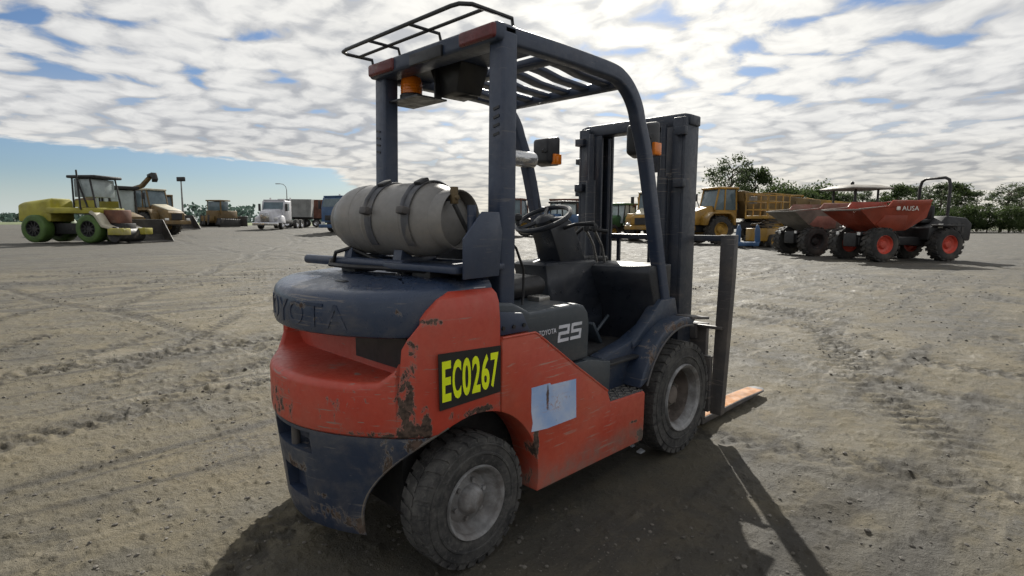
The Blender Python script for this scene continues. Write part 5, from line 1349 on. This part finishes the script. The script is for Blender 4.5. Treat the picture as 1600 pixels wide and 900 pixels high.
MB().box(-1.45, 0.4, -0.75, 0.75, 1.1, 1.6).build('cab_base', VP['dull'], t, 0.04)
MB().box(-1.42, 0.38, -0.74, 0.74, 1.6, 3.3).build('cab_glass', VP['paleglass'], t, 0.03)
MB().box(-1.8, 0.75, -0.9, 0.9, 3.35, 3.55).build('cab_roof', VP['black'], t, 0.05)
tub([(2.5, 1.42), (2.35, 0.5), (2.6, 0.15), (3.6, 0.06)][::-1], [2.6, 2.6, 2.6, 2.6], 0.05, 'bucket', VP['steel'], t)
MB().prism([(-2.1, 1.0), (-2.35, 1.0), (-2.2, 2.6), (-1.4, 3.45), (0.7, 3.72), (1.75, 4.25), (1.85, 4.1), (0.8, 3.5), (-1.3, 3.2), (-1.95, 2.5)], 0.95, 1.2).build('boom', VP['dull'], t, 0.03)
MB().prism([(1.7, 4.3), (2.25, 4.42), (2.4, 4.0), (2.25, 3.8), (2.25, 4.1), (2.0, 4.2), (1.75, 4.1)], 0.9, 1.25).build('boom_claw', VP['black'], t, 0.02)
MB().obox((2.62, -1.0, 1.35), (0.1, 0.5, 0.12)).build('bucket_edge', VP['cream'], t, 0.02)

# ---- bulldozer
t = empty('bulldozer', at(348, 66.0), heading(0.25, 0.97), 'dark yellow bulldozer seen from behind, alone before the far trees', 'bulldozer')
for s in (-1, 1):
    tr = MB(); pts = [(-1.9, 0.35), (-1.6, 0.05), (1.6, 0.05), (1.9, 0.35), (1.6, 0.95), (-1.5, 1.0)]
    tr.prism(pts, s * 0.8, s * 1.35).build('track', VP['black'], t, 0.08, 3)
    for k in range(9):
        MB().box(-1.55 + k * 0.38, -1.45 + k * 0.38, s * 0.8, s * 1.35, 0.96, 1.06).build('track_shoe', VP['steel'], t)
    MB().tube([(-0.9, s * 0.85, 1.5), (-0.9, s * 0.85, 3.0)], 0.09, 6).build('roof_post', VP['dull'], t)
MB().box(-1.4, 1.9, -0.75, 0.75, 0.5, 1.9).build('body', VP['dull'], t, 0.08)
MB().box(-1.0, 0.4, -0.8, 0.8, 1.9, 2.9).build('cab', VP['glass'], t, 0.05)
MB().box(-1.15, 0.6, -0.95, 0.95, 2.95, 3.1).build('roof', VP['dull'], t, 0.04)
MB().box(2.2, 2.4, -1.7, 1.7, 0.1, 1.3).build('blade', VP['steel'], t, 0.04)
rp_ = MB().box(-2.5, -1.5, -0.5, 0.5, 0.7, 1.3).build('ripper_frame', VP['dull'], t, 0.04)
for y in (-0.5, 0, 0.5): MB().prism([(-2.5, 1.4), (-2.3, 1.4), (-2.4, 0.5), (-2.6, 0.3)], y - 0.06, y + 0.06).build('ripper_tooth', VP['steel'], rp_, 0.01)
MB().cyl((1.0, 0.3, 1.9), (1.0, 0.3, 3.1), 0.07, n=8).build('exhaust', VP['black'], t)


# ---- road trucks
def truck(loc, rz, label, m, long_nose):
    t = empty('road_truck', loc, rz, label, 'truck', 'road trucks at the far left')
    for x in (0.0, -3.6, -4.8):
        for s in (-1, 1): wheel(t, x, s * 1.0, 0.5, 0.50, 0.34, 'chrome', lugs=0)
    MB().box(-6.0, 1.2, -0.45, 0.45, 0.55, 0.85).build('chassis', VP['black'], t, 0.03)
    if long_nose:
        bn = MB().loft([[(-0.5, -1.0, 0.7), (1.25, -0.8, 0.7), (1.25, 0.8, 0.7), (-0.5, 1.0, 0.7)], [(-0.5, -0.95, 1.6), (1.3, -0.55, 1.55), (1.3, 0.55, 1.55), (-0.5, 0.95, 1.6)], [(-0.5, -0.8, 1.95), (1.2, -0.45, 1.75), (1.2, 0.45, 1.75), (-0.5, 0.8, 1.95)]]).build('bonnet', m, t, 0.08, 3)
        MB().box(1.26, 1.34, -0.42, 0.42, 0.75, 1.6).build('grille', VP['chrome'], bn, 0.02)
        for k in range(7): MB().box(1.335, 1.35, -0.36 + k * 0.11, -0.32 + k * 0.11, 0.8, 1.55).build('grille_bar', VP['black'], bn)
        for s in (-1, 1):
            MB().loft([[(-0.6, s * 0.8, 0.6), (0.95, s * 0.7, 0.6), (0.95, s * 1.22, 0.6), (-0.6, s * 1.22, 0.6)], [(-0.45, s * 0.8, 1.15), (0.8, s * 0.7, 1.15), (0.8, s * 1.2, 1.15), (-0.45, s * 1.2, 1.15)], [(-0.2, s * 0.8, 1.3), (0.5, s * 0.75, 1.3), (0.5, s * 1.15, 1.3), (-0.2, s * 1.15, 1.3)]]).build('mudguard', m, t, 0.06)
            MB().box(0.95, 1.06, s * 0.75, s * 1.1, 0.95, 1.15).build('head_lamp', VP['lamp'], t, 0.03)
        cx0, cx1, zt = -2.2, -0.5, 2.75
    else:
        cx0, cx1, zt = -0.9, 1.15, 3.0
        for s in (-1, 1): MB().box(1.14, 1.2, s * 0.7, s * 1.1, 0.7, 0.9).build('head_lamp', VP['lamp'], t, 0.02)
        MB().box(1.15, 1.19, -0.7, 0.7, 1.0, 1.45).build('grille', VP['black'], t, 0.02)
    MB().box(1.1, 1.42, -1.2, 1.2, 0.38, 0.68).build('bumper', m if not long_nose else VP['chrome'], t, 0.05)
    cb = MB().prism([(cx0, 0.85), (cx0, zt), (cx1 - 0.25, zt), (cx1, zt - 0.8), (cx1, 0.85)], -1.12, 1.12).build('cab', m, t, 0.08, 3)
    MB().hull([(cx1 + 0.012, -0.98, zt - 0.84), (cx1 + 0.012, 0.98, zt - 0.84), (cx1 - 0.2, 0.95, zt - 0.14), (cx1 - 0.2, -0.95, zt - 0.14)], [(cx1 - 0.06, -0.98, zt - 0.84), (cx1 - 0.06, 0.98, zt - 0.84), (cx1 - 0.27, 0.95, zt - 0.14), (cx1 - 0.27, -0.95, zt - 0.14)]).build('windscreen', VP['glass'], cb)
    for s in (-1, 1):
        MB().box(cx0 + 0.5, cx1 - 0.35, s * 1.10, s * 1.13, zt - 0.95, zt - 0.25).build('side_window', VP['glass'], cb)
        MB().box(cx1 - 0.1, cx1 + 0.02, s * 1.2, s * 1.42, zt - 1.0, zt - 0.3).build('mirror', VP['black'], cb, 0.02)
        MB().cyl((cx0 - 0.15, s * 1.0, 0.9), (cx0 - 0.15, s * 1.0, zt + 0.35), 0.08, n=10).build('exhaust_stack', VP['chrome'], t)
    MB().box(cx1 - 0.7, cx1 - 0.2, -1.0, 1.0, zt, zt + 0.12).build('sun_visor', m, cb, 0.03)
    return t


truck(at(426, 55.0), heading(-0.03, -1.0), 'white long-nosed road truck facing the yard', VP['white'], True)
truck(at(534, 50.0), heading(-0.45, -0.9), 'blue and white cab-over truck half hidden by the gas cylinder', VP['blue'], False)


def trailer(loc, rz, label, m, L_, zb, zt):
    t = empty('trailer', loc, rz, label, 'trailer', 'trailers parked behind the trucks')
    MB().box(-L_ / 2, L_ / 2, -0.4, 0.4, 0.95, 1.2).build('chassis', VP['black'], t, 0.03)
    b = tub([(-L_ / 2, zt), (-L_ / 2 + 0.1, zb), (L_ / 2 - 0.1, zb), (L_ / 2, zt)], [2.45] * 4, 0.06, 'tipping_body', m, t)
    for s in (-1, 1):
        for k in range(int(L_ / 0.9)):
            x = -L_ / 2 + 0.5 + k * 0.9
            MB().box(x - 0.05, x + 0.05, s * 1.22, s * 1.30, zb, zt - 0.04).build('body_rib', m, b)
        for x in (-L_ / 2 + 0.9, -L_ / 2 + 2.1): wheel(t, x, s * 0.95, 0.5, 0.50, 0.34, 'chrome', lugs=0)
        MB().box(L_ / 2 - 1.0, L_ / 2 - 0.85, s * 0.5, s * 0.62, 0.0, 1.0).build('landing_leg', VP['black'], t)
    return t


trailer(at(466, 66.0), heading(0.98, 0.2), 'grey tipping trailer behind the white truck', VP['grey'], 3.6, 1.2, 3.2)
trailer(at(498, 70.0), heading(0.97, 0.25), 'rust-brown high-sided trailer beside the blue truck', VP['brown'], 4.4, 1.1, 3.3)


# ---- light poles
def pole(loc, h_, label, arm):
    t = empty('light_pole', loc, heading(-1, 0.2), label, 'light pole', 'light poles along the back fence')
    MB().tube([(0, 0, 0), (0, 0, h_ * 0.5), (0, 0, h_)], [0.11, 0.09, 0.06], 10).build('column', VP['grey'], t)
    MB().lathe([(0, 0.22), (0.05, 0.22), (0.07, 0.12), (0.4, 0.12)], n=12, axis='z').build('base_flange', VP['grey'], t)
    if arm:
        MB().tube([(0, 0, h_), (0.15, 0, h_ + 0.5), (0.6, 0, h_ + 0.9), (1.3, 0, h_ + 1.0)], 0.05, 8).build('arm', VP['grey'], t)
        MB().obox((1.6, 0, h_ + 0.98), (0.7, 0.25, 0.12)).build('lamp_head', VP['grey'], t, 0.03)
    else:
        MB().box(-0.45, 0.45, -0.12, 0.12, h_ - 0.1, h_ + 0.35).build('lamp_head', VP['black'], t, 0.04)


pole(at(290, 60.0), 4.9, 'short light pole with twin dark lamp head by the yellow loader', False)
pole(at(452, 95.0), 5.9, 'tall light pole with curved arm behind the grey trailer', True)


# ------------------------------------------------------------------ trees
def leaf_mat(name, a, b):
    m, n, p = mat_new(name); L = m.node_tree.links.new
    oc = n.n('ShaderNodeTexCoord').outputs['Object']
    g = n.ramp(n.noise(oc, 0.9, 4, 0.6), 0.3, 0.7)
    lc = n.mix(g, c4(a), c4(b)); L(lc, p.inputs['Base Color']); p.inputs['Roughness'].default_value = 0.65
    tl_ = n.n('ShaderNodeBsdfTranslucent', ins={0: lc}); mx = n.n('ShaderNodeMixShader', ins={0: 0.4, 1: p.outputs[0], 2: tl_.outputs[0]})
    L(mx.outputs[0], [q for q in m.node_tree.nodes if q.type == 'OUTPUT_MATERIAL'][0].inputs[0])
    p.inputs['Specular IOR Level'].default_value = 0.25
    return m


LEAF = leaf_mat('leaf_dark', (0.030, 0.052, 0.018), (0.075, 0.105, 0.035)); LEAF2 = leaf_mat('leaf_grey_green_hazed', (0.045, 0.065, 0.035), (0.095, 0.12, 0.06))  # second leaf colour is lightened to stand for distance haze
BARK = simple('bark', (0.09, 0.07, 0.055), 0.85, var=0.3, scale=2)


def tree_meshes(seed, h_, cr_w, z0, clumps, leaves, size, loose):
    """trunk with limbs, and a crown of leaf-sized faces gathered in clumps"""
    r_ = np.random.default_rng(seed)
    tr = MB(); bend = r_.normal(0, 0.03 * h_, 2)
    tr.tube([(0, 0, -0.3), (bend[0] * 0.3, bend[1] * 0.3, h_ * 0.3), (bend[0], bend[1], h_ * 0.62), (bend[0] * 1.3, bend[1] * 1.3, h_ * 0.9)], [0.030 * h_, 0.022 * h_, 0.013 * h_, 0.003 * h_], 8)
    cs = []
    for k in range(clumps):
        t = r_.random(); zz = z0 + (h_ - z0) * t ** 0.85
        env = cr_w * (math.sin(math.pi * min(0.97, 0.14 + 0.80 * t)) ** 0.7)
        rad = env * (0.25 + 0.75 * r_.random() ** 0.5); an = r_.random() * 6.283
        c = np.array([bend[0] + rad * math.cos(an), bend[1] + rad * math.sin(an), zz])
        cs.append(c)
        if k % 3 == 0:
            zs = zz - 0.3 * rad - 0.05 * h_
            zs = max(zs, h_ * 0.2)
            tr.tube([(bend[0] * zs / h_, bend[1] * zs / h_, zs), tuple((c + np.array([bend[0] * zs / h_, bend[1] * zs / h_, zs])) / 2 + np.array([0, 0, 0.03 * h_])), tuple(c)], [0.010 * h_, 0.007 * h_, 0.002 * h_], 5)
    V = []; F = []
    sig = cr_w * (0.15 if loose else 0.22)
    for c in cs:
        s_ = sig * (0.6 + 0.8 * r_.random())
        P_ = c + r_.normal(0, 1, (leaves, 3)) * np.array([s_, s_, s_ * 0.62])
        A = r_.normal(0, 1, (leaves, 3)); A /= np.linalg.norm(A, axis=1)[:, None]
        B = np.cross(A, r_.normal(0, 1, (leaves, 3))); B /= np.linalg.norm(B, axis=1)[:, None]
        w_ = size * (0.6 + 0.8 * r_.random((leaves, 1)))
        q = np.stack([P_ - A * w_, P_ + B * w_ * 0.5, P_ + A * w_, P_ - B * w_ * 0.5], 1)
        b0 = len(V) * 4
        V.append(q.reshape(-1, 3))
    V = np.concatenate(V); n_ = len(V) // 4
    me = bpy.data.meshes.new('crown'); me.from_pydata(V.tolist(), [], np.arange(n_ * 4).reshape(-1, 4).tolist())
    return tr.mesh(), me


_trees = {}


def tree(kind, loc, rz, sc, label, name, group):
    if kind not in _trees:
        spec = {'loose': (3, 11.0, 3.6, 3.0, 44, 75, 0.20, True), 'pine': (5, 10.0, 3.0, 2.2, 46, 120, 0.20, True), 'round': (8, 7.5, 3.6, 0.8, 60, 120, 0.22, False), 'open': (11, 8.6, 2.6, 2.0, 34, 80, 0.18, True)}[kind]
        a, b = tree_meshes(*spec); a.materials.append(BARK); b.materials.append(LEAF2 if kind in ('loose', 'open') else LEAF); _trees[kind] = (a, b)
    t = empty(name, loc, rz, label, 'tree', group); t.scale = sc
    link('trunk', _trees[kind][0], BARK, t); link('crown', _trees[kind][1], None, t)
    return t


tree('loose', at(1128, 92), 0.4, (1.0, 1.0, 1.06), 'tallest loose-crowned tree above the brown truck bin', 'tall_tree', 'trees behind the dump trucks')
tree('pine', at(1172, 92), 1.9, (0.85, 0.85, 1.0), 'dense dark tree right of the tallest tree', 'dark_tree', 'trees behind the dump trucks')
HP_ = [(1208, 0.98, 0.0), (1232, 0.90, 1.0), (1256, 0.85, 2.2), (1279, 0.98, 3.1), (1299, 0.78, 4.4)]
for k, (px, s_, a_) in enumerate(HP_):
    tree('round', at(px, 96 + (k % 2) * 3), a_, (s_, s_, s_), ['leftmost', 'second from left', 'middle', 'fourth from left', 'rightmost'][k] + ' bushy tree of the dark clump behind the yellow platform', 'bushy_tree', 'dark clump of bushy trees')
OP = [(1322, 0.80, 0.3), (1345, 0.95, 1.5), (1372, 0.78, 2.8), (1392, 0.98, 0.9), (1414, 1.0, 4.0), (1436, 1.02, 5.2), (1462, 0.98, 2.0), (1490, 1.05, 3.3), (1522, 0.92, 0.7), (1558, 1.0, 5.8), (1590, 0.95, 1.1)]
ORD = ['leftmost', 'second', 'third', 'fourth', 'fifth', 'sixth', 'seventh', 'eighth', 'ninth', 'tenth', 'rightmost']
for k, (px, s_, a_) in enumerate(OP):
    tree(('open', 'loose', 'open', 'pine')[k % 4], at(px, 92 + (k % 3) * 4), a_, tuple(q * (0.86, 0.68, 0.9, 0.76)[k % 4] for q in (s_ * 1.1, s_ * 1.1, s_)), ORD[k] + ' of the open-crowned trees in the row behind the site dumpers', 'open_tree', 'row of open-crowned trees on the right')

SH = [(1330, 0.42), (1384, 0.46), (1452, 0.5), (1478, 0.42), (1508, 0.52), (1538, 0.44), (1572, 0.5), (1598, 0.46)]
for k, (px, s_) in enumerate(SH):
    tree('round', at(px, 86 + (k % 3) * 2), k * 1.3, (s_, s_, s_), ['leftmost', 'second', 'third', 'fourth', 'fifth', 'sixth', 'seventh', 'rightmost'][k] + ' of the low shrubs at the foot of the open-crowned tree row', 'low_shrub', 'low shrubs under the tree row')

# far wood along the left skyline, one mass
V = []; r_ = np.random.default_rng(21)
for px in np.arange(-20, 1010, 2.2):
    D_ = 300 + r_.normal(0, 12)
    p = at(px, D_)
    top = 4.0 + 3.2 * vnoise(np.array([px * 0.055]), np.array([3.3]))[0] + (5.5 if (300 < px < 350 or 358 < px < 400 or 455 < px < 470) else 0) * vnoise(np.array([px * 0.19]), np.array([8.1]))[0] - (1.8 if 400 < px < 440 else 0)
    k = 16
    P_ = np.array([p.x, p.y, 0]) + np.stack([r_.normal(0, 1.2, k), r_.normal(0, 1.2, k), top * r_.random(k) ** 0.7], 1)
    A = r_.normal(0, 1, (k, 3)); A /= np.linalg.norm(A, axis=1)[:, None]
    B = np.cross(A, r_.normal(0, 1, (k, 3))); B /= np.linalg.norm(B, axis=1)[:, None]
    w_ = 0.9 * (0.6 + 0.8 * r_.random((k, 1)))
    V.append(np.stack([P_ - A * w_, P_ + B * w_, P_ + A * w_, P_ - B * w_], 1).reshape(-1, 3))
V = np.concatenate(V)
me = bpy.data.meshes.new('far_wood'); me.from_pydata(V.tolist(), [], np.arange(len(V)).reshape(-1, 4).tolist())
o = link('far_wood', me, leaf_mat('hazed_far_leaf', (0.05, 0.085, 0.075), (0.08, 0.12, 0.10)))  # blue of distance haze put into the leaf colour
tag(o, 'distant line of trees along the skyline, haze blue painted into the leaves', 'wood', kind='stuff')
# low grass bank at the back of the yard
gb = MB(); secs = []
for px in range(-40, 560, 20):
    p = at(px, 105.0); q = FW
    secs.append([(p.x + FW.x * d_, p.y + FW.y * d_, p.z + z_ - 0.05) for d_, z_ in ((-6, 0.0), (-3, 0.28), (0, 0.5), (4, 0.45), (8, 0.0))])
rows = len(secs); flatv = [p for s_ in secs for p in s_]
gb.add(flatv, [(i * 5 + j, i * 5 + j + 1, (i + 1) * 5 + j + 1, (i + 1) * 5 + j) for i in range(rows - 1) for j in range(4)])
o = gb.build('grass_bank', simple('bank_grass', (0.10, 0.125, 0.045), 0.9, var=0.4, scale=0.2, bump=0.4))
tag(o, kind='structure')

# ---- scraps of pale litter by the front wheel
for k, (x, y, lab) in enumerate(((1.43, -0.41, 'larger crumpled white scrap on the ground behind the front wheel'), (1.475, -0.325, 'smaller white scrap on the ground next to the larger one'))):
    z = float(ground_h(np.array([x]), np.array([y]))[0]); q = 0.026 - 0.010 * k
    o = MB().loft([[(-q, -q * 0.6, -0.004), (q, -q * 0.5, -0.004), (q * 0.8, q * 0.7, -0.004), (-q * 0.9, q * 0.5, -0.004)], [(-q * 0.9, -q * 0.5, 0.010), (q * 0.9, -q * 0.6, 0.003), (q * 0.7, q * 0.5, 0.014), (-q, q * 0.6, 0.005)]]).build('litter_scrap', M['lbl_white'], None, 0.002)
    o.location = (x, y, z + 0.004); tag(o, lab, 'litter', 'white scraps by the front wheel')
